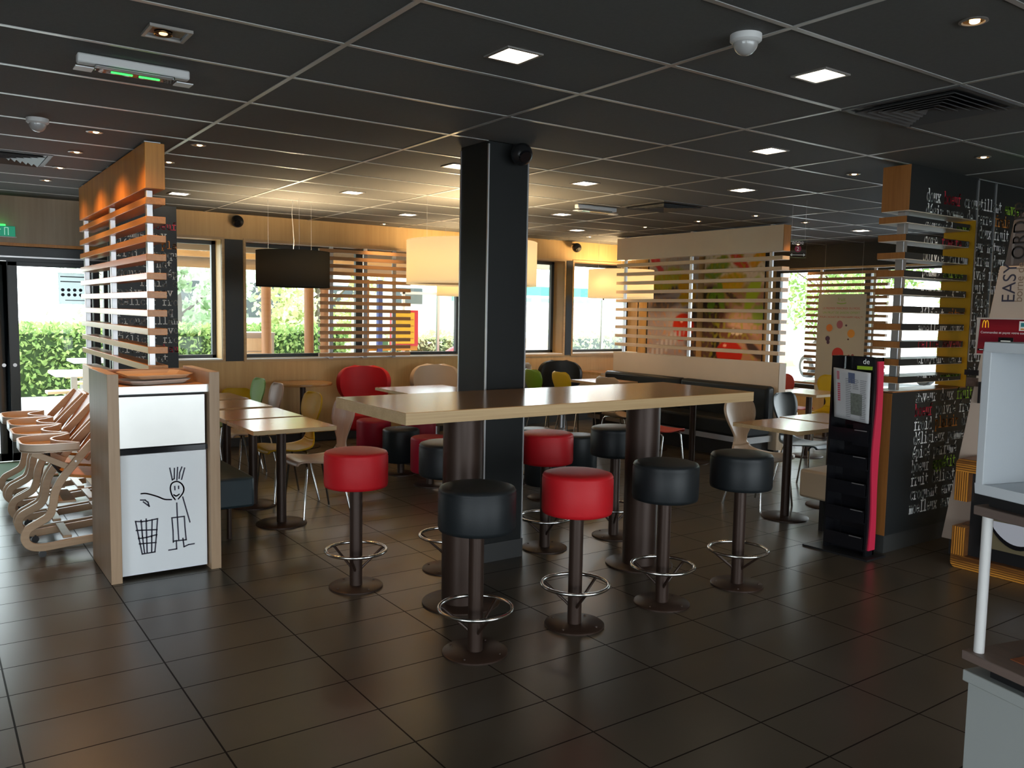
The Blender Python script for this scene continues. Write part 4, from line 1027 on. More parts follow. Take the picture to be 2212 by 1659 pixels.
# ---------------------------------------------------------------- ceiling fittings
m_rim = mat('lamp_rim', (.30,.28,.26), .4, metal=.5)
def make_sq():
    t = thing('ceiling_light', '', 'ceiling light')
    mb = MB(); a, b_ = .088, .074
    for (x0,x1,y0,y1) in ((-a,a,-a,-b_),(-a,a,b_,a),(-a,-b_,-b_,b_),(b_,a,-b_,b_)): mb.box(x0,x1,y0,y1,-.007,-.0008)
    mb.build('frame', m_rim, t)
    mb = MB(); mb.box(-b_,b_,-b_,b_,-.004,-.001); mb.build('diffuser', m_lit, t); return t
sq = make_sq(); sq.location = (2.02, 2.89, H); sq['group'] = 'square ceiling lights'; sq['label'] = 'large bright square ceiling light nearest the camera, left of the dome detector'
for (x, y, lab) in [
    (3.22, 2.29, 'bright square ceiling light between dome detector and near air vent'),
    (4.42, 3.49, 'square ceiling light over the right end of the high table'),
    (3.22, 5.29, 'square ceiling light just left of the top of the column'),
    (3.22, 7.09, 'square ceiling light midway between column and orange divider'),
    (4.42, 5.29, 'square ceiling light just right of the column, left of the far bar light'),
    (5.62, 4.69, 'square ceiling light between the column and the cream divider top'),
    (2.02, 8.29, 'square ceiling light just right of the orange divider'),
    (4.42, 8.29, 'square ceiling light over the black and white drum lamps'),
    (5.62, 7.09, 'square ceiling light left of the far bar-shaped emergency light'),
    (6.82, 8.29, 'square ceiling light left of the cream divider, above the wall speaker'),
    (9.22, 5.89, 'square ceiling light between the cream and the black divider')]:
    dup(sq, (x, y, H), 0, lab, 'square ceiling lights')
for (x, y, lab) in ((0.82,-.11,'over the spot behind the viewer'),(3.22,-.11,'over the counter right behind the viewer'),(5.62,.49,'beyond the service stand'),(8.02,1.69,'far behind the order kiosk'),(-1.58,1.69,'left of the viewer'),(-1.58,4.69,'left of the high chairs')):
    dup(sq, (x, y, H), 0, 'square ceiling light outside the picture, '+lab, 'square ceiling lights')  # unseen lights beyond the view, added because they light the room

def make_rd():
    t = thing('downlight', '', 'downlight')
    mb = MB(); mb.lathe([(.036,-.002),(.046,-.002),(.048,-.006),(.038,-.008),(.034,-.004),(.036,-.002)], n=28, cap=False); mb.build('ring', m_rim, t)
    mb = MB(); mb.lathe([(.034,-.0035),(.022,-.0012),(.001,-.0012)], n=24, cap=False); mb.build('reflector', m_gold, t)
    mb = MB(); mb.sphere((0.008,0,-.004), (.017,.017,.006), 14, 8); mb.build('bulb', m_bulb, t)
    return t
rd = make_rd(); rd.location = (3.05, 1.56, H); rd['group'] = 'round downlights'; rd['label'] = 'round downlight at the top right, right of the near square light'
def spot(x, y, e, size=1.5, blend=.6, col=(1,.62,.30), tilt=(0,0)):
    l = bpy.data.lights.new('downlight_beam', 'SPOT'); l.energy = e; l.spot_size = size; l.spot_blend = blend; l.color = col; l.shadow_soft_size = .045
    o = bpy.data.objects.new('downlight_beam', l); COL.objects.link(o); o.location = (x, y, H-.02); o.rotation_euler = (tilt[0], tilt[1], 0)
spot(3.05, 1.56, 12)
for (x, y, lab, e) in [
    (.91, 5.72, 'round downlight nearest the top of the orange divider, on its left', 26), (.92, 6.55, 'second round downlight left of the orange divider, before the left vent', 26),
    (.92, 7.38, 'third round downlight left of the orange divider, behind the left vent', 26), (.92, 8.2, 'farthest, dim round downlight left of the orange divider', 12),
    (1.52, 5.72, 'round downlight right of the orange divider, nearer of the two', 12), (1.52, 6.54, 'round downlight right of the orange divider, farther of the two', 12),
    (5.60, 2.75, 'round downlight above the black word wall at the right', 10), (5.58, 3.65, 'round downlight left of the black divider, beyond the near vent', 10),
    (4.67, 9.38, 'round downlight close to the far wall above the window screen', 45), (7.13, 5.77, 'round downlight before the cream divider top, nearest its orange end', 8),
    (8.01, 5.80, 'round downlight just right of the cream divider top', 8), (7.10, 6.53, 'round downlight before the middle of the cream divider top', 8),
    (7.13, 7.40, 'round downlight right of the far vent above the cream divider', 8), (7.50, 8.85, 'round downlight near the far wall left of the cream divider', 45),
    (10.35, 7.6, 'round downlight close to the black band of the right wall', 14), (9.9, 8.9, 'round downlight in the corner behind the cream divider, over the posters', 60),
    (9.0, 9.2, 'round downlight near the far wall behind the cream divider', 45)]:
    dup(rd, (x, y, H), 0, lab, 'round downlights'); spot(x, y, e*(1.7 if x < 1 else 1.5), 2.5 if x < 1 else 1.5, 1 if x < 1 else .6, col=(1,.50,.18) if x < 2 else (1,.62,.30))
# recessed square spotlight, unlit side
t = thing('recessed_spotlight', 'dark square recessed spotlight with a small gold lamp at the top left', 'ceiling light', (.815, 3.485, H), world=True)
mb = MB(); a, b_ = .078, .066; X0, Y0 = .815, 3.485
for (x0,x1,y0,y1) in ((-a,a,-a,-b_),(-a,a,b_,a),(-a,-b_,-b_,b_),(b_,a,-b_,b_)): mb.box(X0+x0,X0+x1,Y0+y0,Y0+y1,H-.012,H-.001)
mb.build('frame', m_rim, t)
mb = MB(); mb.box(X0-b_,X0+b_,Y0-b_,Y0+b_,H-.004,H-.001); mb.build('housing', m_gloss, t)
mb = MB(); mb.lathe([(.034,-.010),(.030,-.005)], (X0-.01,Y0+.015,H), 24, cap=False); mb.build('ring', m_gold, t)
mb = MB(); mb.sphere((X0-.01,Y0+.015,H-.006), (.016,.016,.005), 12, 8); mb.build('bulb', emitmat('dim_bulb', (1,.6,.25), 3), t)

def make_dome(lab, x, y):
    t = thing('dome_detector', lab, 'detector', (x, y, H))
    mb = MB(); mb.lathe([(.058,0),(.058,-.022),(.051,-.028),(.046,-.031)], n=36); mb.build('base', m_whiteplastic, t)
    mb = MB(); mb.sphere((0,0,-.028), (.046,.046,.047), 32, 12, z0=-1, z1=0); mb.build('dome', mat('frosted_dome', (.36,.35,.34), .25, coat=.6), t, smooth=60); return t
make_dome('white dome detector on the ceiling near the top right', 2.56, 2.15)
make_dome('small white dome detector on the ceiling at the far left', .59, 5.55)

def make_vent(lab, x, y):
    t = thing('air_vent', lab, 'air vent', (x, y, H))
    mb = MB(); a = .295
    for (x0,x1,y0,y1) in ((-a,a,-a,-a+.03),(-a,a,a-.03,a),(-a,-a+.03,-a+.03,a-.03),(a-.03,a,-a+.03,a-.03)): mb.box(x0,x1,y0,y1,-.010,-.001)
    mb.build('frame', mat('vent_grey', (.06,.06,.06), .5), t)
    mb = MB(); mb.box(-a+.03,a-.03,-a+.03,a-.03,-.002,-.001); mb.build('backing', m_blackp, t)
    for i in range(6):
        q = .05+.04*i
        mb = MB(); z0, z1 = -.022, -.004
        for sgn in (0, 1, 2, 3):
            ca, sa = [(1,0),(0,1),(-1,0),(0,-1)][sgn]
            P = [(q, -q+.0), (q, q), (q-.03, q-.03), (q-.03, -q+.03)]
            mb.add([(p[0]*ca-p[1]*sa, p[0]*sa+p[1]*ca, z0 if k_i < 2 else z1) for k_i, p in enumerate(P)], [(0,1,2,3)])
        mb.build('louvre', mat('vent_louvre', (.07,.07,.07), .45) if i == 0 and 'vent_louvre' not in bpy.data.materials else bpy.data.materials['vent_louvre'], t, solid=.002, smooth=0)
    return t
make_vent('dark square louvred air vent in the ceiling at the top right', 4.115, 2.29)
make_vent('dark louvred air vent in the ceiling at the left edge', .52, 7.09)
make_vent('dark air vent in the ceiling beyond the column, above the cream divider', 5.92, 5.89)

def make_em(lab, x0, y, ln, green):
    t = thing('emergency_light', lab, 'emergency light', (x0+ln/2, y, H-.03))
    mb = MB(); h = ln/2; mb.box(-h, h, -.026, .026, -.012, .028); mb.build('housing', m_whiteplastic, t, bevel=.008)
    mb = MB(); mb.box(-h+.065, h-.065, -.034, .034, -.030, -.011); mb.build('cover', m_clear, t, bevel=.006)
    for y_ in (-.02, -.01, 0, .01, .02):
        mb = MB(); mb.box(-h+.07, h-.07, y_-.002, y_+.002, -.016, -.012); mb.build('rib', m_alu, t)
    for sx in (-1, 1):
        mb = MB(); mb.box(sx*(h-.06), sx*(h+.01), -.036, .036, -.034, -.030); mb.build('end_plate', m_white, t)
    if green:
        for sx in (-1, 1):
            mb = MB(); mb.box(sx*.055-.042, sx*.055+.042, -.024, -.014, -.036, -.031); mb.build('indicator', m_green_e, t)
    return t
make_em('bar-shaped emergency light with two green strips on the ceiling at the left', .575, 4.0, .45, True)
make_em('bar-shaped emergency light on the ceiling beyond the column', 5.19, 6.33, .50, False)

# ball speakers
def make_spk(lab, loc, out):
    t = thing('ball_speaker', lab, 'speaker', loc)
    mb = MB(); mb.sphere((0,0,0), .068, 28, 16); mb.build('body', m_blackp, t, smooth=80)
    mb = MB(); ox, oy = out; mb.tube([(-ox*.02,-oy*.02,.05),(-ox*.085,-oy*.085,.055)], .016, 10); mb.build('bracket', m_blackp, t)
    mb = MB(); mb.tube([(-.02,-.062,-.02),(-.022,-.073,-.03)], [.04,.036], 20); mb.build('grille', m_gloss, t); return t
make_spk('black ball speaker on the oak wall near the orange divider', (2.95, 9.55, 2.555), (0,-1))
make_spk('black ball speaker on the oak wall left of the cream divider', (7.86, 9.55, 2.55), (0,-1))
make_spk('black ball speaker fixed at the top of the column', (3.075, 4.29, 2.57), (0,-1))

# drum lamps
m_bshade = shademat('black_shade', (.045,.042,.036), (.06,.05,.03), .35, .02)
m_wshade = shademat('ivory_shade', (.78,.70,.52), (.85,.70,.42), .5, .35)
m_wdiff = shademat('ivory_diffuser', (.75,.68,.55), (.28,.22,.13), .5, .30)
m_bdiff = shademat('dark_diffuser', (.20,.18,.15), (.06,.05,.03), .4, .03)
def make_drum(lab, x, y, R, z0, z1, m, e, lampcol=(1,.74,.42)):
    t = thing('drum_lamp', lab, 'pendant lamp', (x, y, z0), group='drum pendant lamps')
    h = z1-z0
    mb = MB(); mb.lathe([(R,0),(R,h)], n=64, cap=False); mb.build('shade', m, t, solid=.004, smooth=80)
    mb = MB()
    for zz in (0, h): mb.tube([(R*math.cos(2*PI*k/48), R*math.sin(2*PI*k/48), zz) for k in range(48)], .004, 6, closed=True)
    mb.build('rim', m, t)
    mb = MB()
    for k in range(3):
        a = 2*PI*k/3+.4; mb.tube([(0,0,h-.03),(R*math.cos(a),R*math.sin(a),h-.01)], .003, 6)
    mb.build('spider', m_alu, t)
    for k in range(3):
        a = 2*PI*k/3+.4; mb = MB(); mb.tube([(R*.7*math.cos(a),R*.7*math.sin(a),h-.015),(R*.7*math.cos(a),R*.7*math.sin(a),H-z0)], .0012, 5); mb.build('suspension_wire', m_alu, t)
    mb = MB(); mb.tube([(0,0,h-.03),(.01,.0,h+.1),(-.01,0,H-z0-.12),(0,0,H-z0)], .003, 6); mb.build('cable', m_whiteplastic, t)
    mb = MB(); mb.sphere((0,0,h*.5), .045, 16, 10); mb.tube([(0,0,h*.5+.03),(0,0,h-.03)], .018, 10); mb.build('bulb', m_lit, t)
    mb = MB(); mb.lathe([(R-.006,.012),(R-.006,.016)], n=48); mb.build('diffuser', m_bdiff if m is m_bshade else m_wdiff, t)
    l = bpy.data.lights.new('drum_lamp_light', 'POINT'); l.energy = e; l.color = lampcol; l.shadow_soft_size = .14
    o = bpy.data.objects.new('drum_lamp_light', l); COL.objects.link(o); o.location = (x, y, z0+h*.5+.0)
    return t
make_drum('black drum pendant lamp before the far window, left of the screen', 3.02, 8.03, .35, 1.81, 2.15, m_bshade, 130)
make_drum('very large ivory drum pendant lamp half hidden behind the column', 4.20, 6.62, .60, 1.845, 2.235, m_wshade, 160)
make_drum('ivory drum pendant lamp near the window at the end of the cream divider', 8.33, 9.1, .47, 1.83, 2.23, m_wshade, 80)
make_drum('small ivory drum pendant lamp showing below the large one', 5.55, 8.95, .32, 1.79, 2.1, m_wshade, 90)

# exit sign at the far left
t = thing('exit_sign', 'green exit sign box with a running figure high at the left edge', 'exit sign', (.66, 9.60, 2.24), world=True)
mb = MB(); mb.box(.50, .80, 9.58, 9.645, 2.245, 2.345); mb.build('housing', m_greensign, t, bevel=.004)
mb = MB(); mb.box(.49, .81, 9.57, 9.65, 2.236, 2.245); mb.build('base_strip', m_whiteplastic, t)
mb = MB(); mb.box(.60, .72, 9.58, 9.62, 2.346, 2.362); mb.build('indicator', m_green_e, t)
mb = MB(); Y_ = 9.578
for (x0, z0_, x1, z1_, wv) in ((.655,.325,.655,.330,.018),(.655,.312,.650,.288,.016),(.650,.305,.625,.298,.007),(.655,.305,.678,.312,.007),(.650,.288,.668,.270,.009),(.668,.270,.660,.255,.008),(.650,.288,.640,.268,.009),(.640,.268,.618,.262,.008),(.71,.258,.71,.33,.006),(.71,.33,.74,.33,.006),(.74,.33,.74,.258,.006)):
    dx, dz = x1-x0, z1_-z0_; l = math.hypot(dx,dz) or 1; nx, nz_ = -dz/l*wv/2, dx/l*wv/2
    mb.add([(x0+nx,Y_,2+z0_+nz_),(x1+nx,Y_,2+z1_+nz_),(x1-nx,Y_,2+z1_-nz_),(x0-nx,Y_,2+z0_-nz_)], [(0,1,2,3)])
mb.build('pictogram', mat('pale_green_print', (.6,.9,.75), .5, emit=(.4,.8,.6), estr=.5), t, smooth=0)

# hanging acrylic "zone 2" sign
t = thing('zone_sign', 'clear hanging sign with the word zone, a red 2 and a white double arrow', 'sign', (6.5, 4.77, 2.20), world=True)
ca = math.radians(-38)
def zp(u, z, off=0): return (6.5+u*math.cos(ca)+off*math.sin(ca), 4.77+u*math.sin(ca)-off*math.cos(ca), z)
mb = MB(); mb.add([zp(-.075,2.135,0),zp(.075,2.135,0),zp(.075,2.295,0),zp(-.075,2.295,0)], [(0,1,2,3)]); mb.build('panel', m_clear, t, solid=.003, smooth=0)
mb = MB(); vs = [zp(.030*math.cos(a), 2.215+.030*math.sin(a), .003) for a in [2*PI*i/28 for i in range(28)]]; mb.add(vs, [tuple(range(28))]); mb.build('red_disc', mat('sign_red', (.35,.01,.05), .5), t, smooth=0)
xd = (math.cos(ca), math.sin(ca), 0)
ftext('lettering', 'zone', .055, zp(-.058, 2.255, .003), xd, (0,0,1), m_wtext, t); ftext('lettering', '2', .05, zp(-.014, 2.198, .004), xd, (0,0,1), m_wtext, t)
mb = MB()
for Q in ([(-.06,2.163),(.06,2.163),(.06,2.158),(-.06,2.158)], [(-.068,2.1605),(-.05,2.174),(-.05,2.147)], [(.068,2.1605),(.05,2.147),(.05,2.174)]): mb.add([zp(u,z,.003) for u,z in Q], [tuple(range(len(Q)))])
mb.build('double_arrow', m_wtext, t, smooth=0)
for u in (-.06, .06):
    mb = MB(); mb.tube([zp(u,2.29), zp(u,H)], .0012, 5); mb.build('wire', m_alu, t)

# ---------------------------------------------------------------- printed posters (flat prints in the place)
def print_mesh(name, nu, nv, place, colfn, parent, rough=.45):
    me = bpy.data.meshes.new(name); vs = [place(i/(nu-1), j/(nv-1)) for j in range(nv) for i in range(nu)]
    q = parent; base = q.location if q.get('_w') else Vector((0,0,0))
    vs = [(v[0]-base.x, v[1]-base.y, v[2]-base.z) for v in vs]
    me.from_pydata(vs, [], [(j*nu+i, j*nu+i+1, (j+1)*nu+i+1, (j+1)*nu+i) for j in range(nv-1) for i in range(nu-1)])
    ca_ = me.color_attributes.new('print', 'FLOAT_COLOR', 'POINT')
    k = 0
    for j in range(nv):
        for i in range(nu):
            ca_.data[k].color = (*colfn(i/(nu-1), j/(nv-1)), 1); k += 1
    m = bpy.data.materials.new(name); m.use_nodes = True; n = m.node_tree.nodes; p = n['Principled BSDF']
    a = n.new('ShaderNodeAttribute'); a.attribute_name = 'print'; m.node_tree.links.new(a.outputs['Color'], p.inputs['Base Color']); p.inputs['Roughness'].default_value = rough
    me.materials.append(m); o = bpy.data.objects.new(name, me); COL.objects.link(o); o.parent = parent; return o
def mix(a, b_, f): f = max(0, min(1, f)); return tuple(x*(1-f)+y*f for x, y in zip(a, b_))
def blob(u, v, cx, cy, rx, ry, rot=0, soft=.15):
    c_, s_ = math.cos(rot), math.sin(rot); x, y = u-cx, v-cy; x, y = x*c_+y*s_, -x*s_+y*c_
    d_ = math.sqrt((x/rx)**2+(y/ry)**2); return max(0, min(1, (1-d_)/soft+.5))
from mathutils import noise as mn
def nzz(u, v, s): return mn.noise(Vector((u*s, v*s, 3.1)))
def poster1(u, v):   # u left-right, v bottom-top : grey face with coloured powder, tomato at the mouth
    w = nzz(u, v, 8)*.03; u2, v2 = u+w, v+w
    c_ = (.62,.58,.56)
    c_ = mix(c_, (.33,.28,.30), blob(u, v, .25, .30, .9, .40, 0, .5)); c_ = mix(c_, (.42,.38,.40), blob(u, v, .62, .42, .25, .3, 0, .8))
    c_ = mix(c_, (.14,.11,.10), blob(u, v, .30, .52, .30, .055, .1, .6)); c_ = mix(c_, (.10,.08,.08), blob(u, v, .33, .66, .32, .04, .12, .6))
    c_ = mix(c_, (.06,.05,.05), blob(u, v, .95, .25, .18, .35, 0, .6))
    n_ = nzz(u, v, 22)*.25
    c_ = mix(c_, (.50,.52,.04), blob(u2, v2, .35, .76+n_*.1, .36, .10, .2, .4)-n_); c_ = mix(c_, (.75,.42,.01), blob(u2, v2, .78, .68, .20, .14, -.7, .3)-n_)
    c_ = mix(c_, (.60,.03,.06), blob(u2, v2, .12, .95, .13, .06, -.6, .3)-n_); c_ = mix(c_, (.60,.05,.08), blob(u2, v2, .2, .87, .10, .03, -.5, .3)-n_)
    c_ = mix(c_, (.62,.40,.02), blob(u2, v2, .72, .57, .14, .05, 0, .4)-n_)
    c_ = mix(c_, (.55,.03,.01), blob(u, v, .72, .32, .22, .12, 0, .12)); c_ = mix(c_, (.95,.5,.4), blob(u, v, .68, .36, .03, .012, 0, .5))
    c_ = mix(c_, (.55,.53,.56), blob(u, v, .35, .13, .40, .07, .35, .5)*(.5+.5*math.sin(u*70)))
    c_ = mix(c_, (.50,.03,.02), blob(u, v, .68, .19, .10, .02, 0, .3))
    return c_
def poster2(u, v):
    w = nzz(u, v, 8)*.03; u2, v2 = u+w, v+w; n_ = nzz(u, v, 20)*.3
    c_ = (.42,.22,.15)
    c_ = mix(c_, (.78,.72,.62), (v-.66)/.1); c_ = mix(c_, (.03,.02,.02), blob(u, v, .12, .45, .26, .26, 0, .3)); c_ = mix(c_, (.13,.07,.06), blob(u, v, .1, .12, .4, .3, 0, .6))
    c_ = mix(c_, (.02,.02,.02), blob(u, v, .24, .12, .06, .45, 0, .2)); c_ = mix(c_, (.09,.04,.03), blob(u, v, .42, .40, .16, .10, -.3, .5))
    c_ = mix(c_, (.58,.36,.28), blob(u, v, .70, .36, .28, .20, .1, .6)); c_ = mix(c_, (.16,.07,.05), blob(u, v, .55, .24, .30, .06, -.1, .5))
    c_ = mix(c_, (.08,.05,.04), blob(u, v, .50, .58, .16, .03, -.45, .5))
    c_ = mix(c_, (.15,.30,.03), blob(u2, v2, .22, .86, .22, .09, .3, .3)-n_); c_ = mix(c_, (.60,.03,.03), blob(u2, v2, .60, .91, .17, .07, -.5, .3)-n_)
    c_ = mix(c_, (.72,.36,.01), blob(u2, v2, .92, .94, .18, .06, .4, .3)-n_); c_ = mix(c_, (.66,.42,.01), blob(u2, v2, .47, .72, .22, .09, 0, .3)-n_)
    c_ = mix(c_, (.12,.30,.02), blob(u2, v2, .15, .55, .06, .15, -.4, .3)-n_); c_ = mix(c_, (.15,.32,.02), blob(u2, v2, .30, .60, .05, .16, .35, .3)-n_)
    c_ = mix(c_, (.40,.60,.02), blob(u2, v2, .82, .62, .09, .17, -.5, .3)-n_); c_ = mix(c_, (.30,.45,.05), blob(u2, v2, .93, .42, .12, .08, 0, .4)-n_)
    c_ = mix(c_, (.50,.02,.01), blob(u, v, .48, .06, .22, .12, 0, .12)); c_ = mix(c_, (.9,.45,.35), blob(u, v, .40, .13, .03, .015, 0, .5))
    c_ = mix(c_, (.72,.62,.50), max(blob(u, v, .53, .265, .035, .03, 0, .3), blob(u, v, .60, .255, .035, .028, 0, .3), blob(u, v, .66, .262, .03, .025, 0, .3)))
    c_ = mix(c_, (.05,.03,.03), blob(u, v, .88, .10, .16, .05, -.5, .4))
    return c_
p = thing('poster', 'poster of a grey face with coloured powder on the far wall behind slats', 'poster', (9.95, 9.63, .9), world=True)
print_mesh('print', 70, 110, lambda u, v: (9.40+1.12*u, 9.62, .90+1.66*v), poster1, p)
mb = MB(); mb.box(9.40, 10.52, 9.622, 9.648, .90, 2.56); mb.build('backing', m_dark, p)
p = thing('poster', 'poster of a face biting a tomato on the right wall behind slats', 'poster', (10.66, 9.05, .9), world=True)
print_mesh('print', 70, 90, lambda u, v: (10.66, 9.62-1.22*u, .90+1.72*v), poster2, p)
mb = MB(); mb.box(10.662, 10.685, 8.40, 9.62, .90, 2.62); mb.build('backing', m_dark, p)

# fruit-season poster before the right window
p = thing('poster', 'white hanging poster with small fruits and coloured lines by the right window', 'poster', (10.44, 6.9, .55), world=True)
mb = MB(); mb.box(10.44, 10.446, 6.54, 7.28, .55, 1.93); mb.build('sheet', shademat('poster_paper', (.66,.58,.45), (.50,.44,.33), .35), p)
XP = 10.438
def yz(lab, body, size, z, m):
    ftext(lab, body, size, (XP, 6.91, z), (0,-1,0), (0,0,1), m, p, align='CENTER')
m_pr = mat('poster_red_ink', (.55,.06,.05), .6); m_pg = mat('poster_green_ink', (.28,.45,.05), .6)
yz('lettering', 'LE PREMIER MERCREDI DU MOIS,', .040, 1.72, m_pr); yz('lettering', 'UN FRUIT DE SAISON OFFERT', .043, 1.66, m_pg); yz('lettering', 'POUR L’ACHAT DE TON HAPPY MEAL™', .037, 1.60, m_pr)
yz('emblem', 'fruit', .07, 1.835, m_pg); 
mb = MB(); mb.ribbon([(6.98-.012*i, 1.81-.012*math.sin(i/12*PI)) for i in range(13)], .012, 'x', XP-.0005, XP); mb.build('emblem_smile', m_pg, p, smooth=0)
def fruit(y, z, rx, rz, c_): 
    mb = MB(); mb.add([(XP-.0004, y+rx*math.cos(2*PI*i/24), z+rz*math.sin(2*PI*i/24)) for i in range(24)], [tuple(range(24))]); mb.build('fruit_print', mat('fruit_ink', c_, .6), p, smooth=0)
fruit(7.08, 1.46, .05, .052, (.70,.20,.03)); fruit(6.92, 1.51, .048, .056, (.40,.12,.14)); fruit(6.74, 1.39, .056, .058, (.75,.30,.04))
fruit(7.10, 1.31, .036, .036, (.08,.03,.06)); fruit(7.09, 1.26, .024, .028, (.08,.03,.06)); fruit(6.82, 1.50, .016, .014, (.10,.05,.06)); fruit(6.78, 1.31, .014, .012, (.12,.05,.04)); fruit(6.72, 1.06, .05, .018, (.55,.30,.08)); fruit(6.76, 1.08, .02, .02, (.40,.03,.03)); fruit(6.70, 1.09, .02, .02, (.25,.03,.04))
fruit(6.93, 1.10, .09, .09, (.55,.03,.02))
mb = MB(); 
for y in (7.2, 6.62): mb.tube([(10.443, y, 1.93), (10.46, y, 1.95)], .003, 6)
mb.build('hook', m_alu, p)
for y in (7.2, 6.62):
    mb = MB(); mb.tube([(10.443, y, 1.93), (10.443, y, H)], .0012, 5); mb.build('hanging_wire', m_alu, p)
# ---------------------------------------------------------------- outside
m_conc = mat('terrace_concrete', (.62,.62,.60), .8, vary=.06, vscale=2); m_asph = mat('car_park', (.40,.41,.42), .85, vary=.1); m_grass = mat('lawn', (.20,.30,.08), .9, vary=.3, vscale=4)
mb = MB(); mb.box(-30, 45, WY+.3, 17.2, -.12, -.02); struct(mb.build('terrace', m_conc))
mb = MB(); mb.box(-60, 80, 17.2, 90, -.14, -.03); struct(mb.build('lawn', m_grass))
mb = MB(); mb.box(WX+.3, 80, -40, 9.9, -.13, -.03); struct(mb.build('car_park', m_asph))
mb = MB(); mb.box(-40, WX+.3, -50, -4.6, -.13, -.03); mb.box(-50, -4.6, -4.6, 9.95, -.13, -.03); struct(mb.build('forecourt', m_conc))
def leafmat(name, c1, c2):
    m = bpy.data.materials.new(name); m.use_nodes = True; n = m.node_tree.nodes; l = m.node_tree.links; n.remove(n['Principled BSDF']); out = n['Material Output']
    g = n.new('ShaderNodeNewGeometry'); r_ = n.new('ShaderNodeMixRGB'); r_.inputs[1].default_value = (*c1,1); r_.inputs[2].default_value = (*c2,1); l.new(g.outputs['Random Per Island'], r_.inputs[0])
    d_ = n.new('ShaderNodeBsdfDiffuse'); t_ = n.new('ShaderNodeBsdfTranslucent'); l.new(r_.outputs[0], d_.inputs[0]); l.new(r_.outputs[0], t_.inputs[0])
    mx_ = n.new('ShaderNodeMixShader'); mx_.inputs[0].default_value = .4; l.new(d_.outputs[0], mx_.inputs[1]); l.new(t_.outputs[0], mx_.inputs[2]); l.new(mx_.outputs[0], out.inputs[0]); return m
m_leafd = leafmat('hedge_leaves', (.14,.24,.07), (.45,.56,.20)); m_leafl = leafmat('whitened_leaves', (.34,.46,.28), (.72,.78,.62)); m_leafy = leafmat('whitened_yellow_leaves', (.42,.46,.20), (.80,.78,.50)); m_bark = mat('bark', (.10,.075,.05), .9)  # tree leaf tones whitened to stand in for overexposure and haze
def leaves(mb, n, fn, size):
    for _ in range(n):
        c_ = Vector(fn()); a = Vector((random.gauss(0,1), random.gauss(0,1), random.gauss(0,1))).normalized(); b_ = a.cross(Vector((random.gauss(0,1), random.gauss(0,1), random.gauss(0,1)))).normalized(); s_ = size*random.uniform(.6,1.3)
        a *= s_; b_ *= s_*.55; mb.add([c_-a, c_-a*.2+b_, c_+a, c_-a*.2-b_], [(0,1,2,3)])
def raw(mb, name, m, parent, origin):
    me = bpy.data.meshes.new(name); me.from_pydata([(x-origin[0], y-origin[1], z-origin[2]) for x, y, z in mb.v], [], mb.f); me.materials.append(m)
    o = bpy.data.objects.new(name, me); COL.objects.link(o)
    if parent: o.parent = parent
    else: o.location = origin
    return o
random.seed(5)
def hedge(x0, x1, y0, y1, h, n, lab, m=m_leafd):
    t = thing('hedge', lab, 'hedge', ((x0+x1)/2, (y0+y1)/2, -.03))
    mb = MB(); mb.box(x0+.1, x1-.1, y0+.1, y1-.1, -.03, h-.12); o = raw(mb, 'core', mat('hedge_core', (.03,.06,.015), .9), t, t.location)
    mb = MB()
    def f():
        k = random.random()
        if k < .6: return (random.uniform(x0,x1), y0+random.uniform(-.06,.12), random.uniform(0,h))
        return (random.uniform(x0,x1), random.uniform(y0,y1), h+random.uniform(-.14,.06))
    leaves(mb, n, f, .055); raw(mb, 'foliage', m, t, t.location)
hedge(-2.5, 7.5, 16.6, 17.4, 1.2, 9000, 'clipped green hedge beyond the terrace, seen through the glass door')
hedge(7.9, 15, 15.6, 16.4, 1.1, 4000, 'yellow-green hedge outside the wide window near the play fence', m_leafy)
def tree(x, y, h, R, n, lab, m, lo=.35):
    t = thing('tree', lab, 'tree', (x, y, -.03))
    mb = MB(); mb.tube([(x,y,-.03),(x+.1,y,h*.4),(x-.05,y+.1,h*.8)], [.13,.09,.03], 8)
    for k in range(6):
        a = k*1.05; mb.tube([(x,y,h*(.3+.06*k)),(x+R*.6*math.cos(a), y+R*.6*math.sin(a), h*(.5+.07*k))], [.05,.012], 6)
    raw(mb, 'trunk', m_bark, t, t.location); mb = MB()
    cl = [(x+random.uniform(-.7,.7)*R, y+random.uniform(-.7,.7)*R, h*(lo+(1-lo)*random.random()), R*random.uniform(.25,.5)) for _ in range(22)]
    def f():
        c_ = random.choice(cl); v = Vector((random.gauss(0,1), random.gauss(0,1), random.gauss(0,1))).normalized()*c_[3]*random.uniform(.5,1)
        return (c_[0]+v.x, c_[1]+v.y, max(.2, c_[2]+v.z*.8))
    leaves(mb, n, f, .10); raw(mb, 'crown', m, t, t.location)
tree(4.6, 19.5, 4.2, 1.6, 5000, 'leafy tree behind the hedge, seen through the narrow left window', m_leafl, .2)
tree(8.3, 20.5, 4.5, 1.6, 4000, 'loose pale tree behind the terrace post at the left of the wide window', m_leafy, .2)
tree(-.6, 27, 6.0, 2.4, 3500, 'pale tree far beyond the hedge outside the glass door', m_leafl, .2)
tree(4.6, 28, 5, 2.0, 2500, 'slim tree far behind the orange divider outside', m_leafl, .2)
tree(26, 17.5, 5.5, 3.0, 6500, 'round green tree beyond the car park left of the hanging poster', m_leafd, .15)
tree(29, 12.0, 4.6, 3.0, 6500, 'broad green tree beyond the car park right of the hanging poster', m_leafd, .12)
tree(33, 9.5, 4.5, 3, 3000, 'wide pale tree at the far side of the car park, behind the black divider', m_leafl, .15)

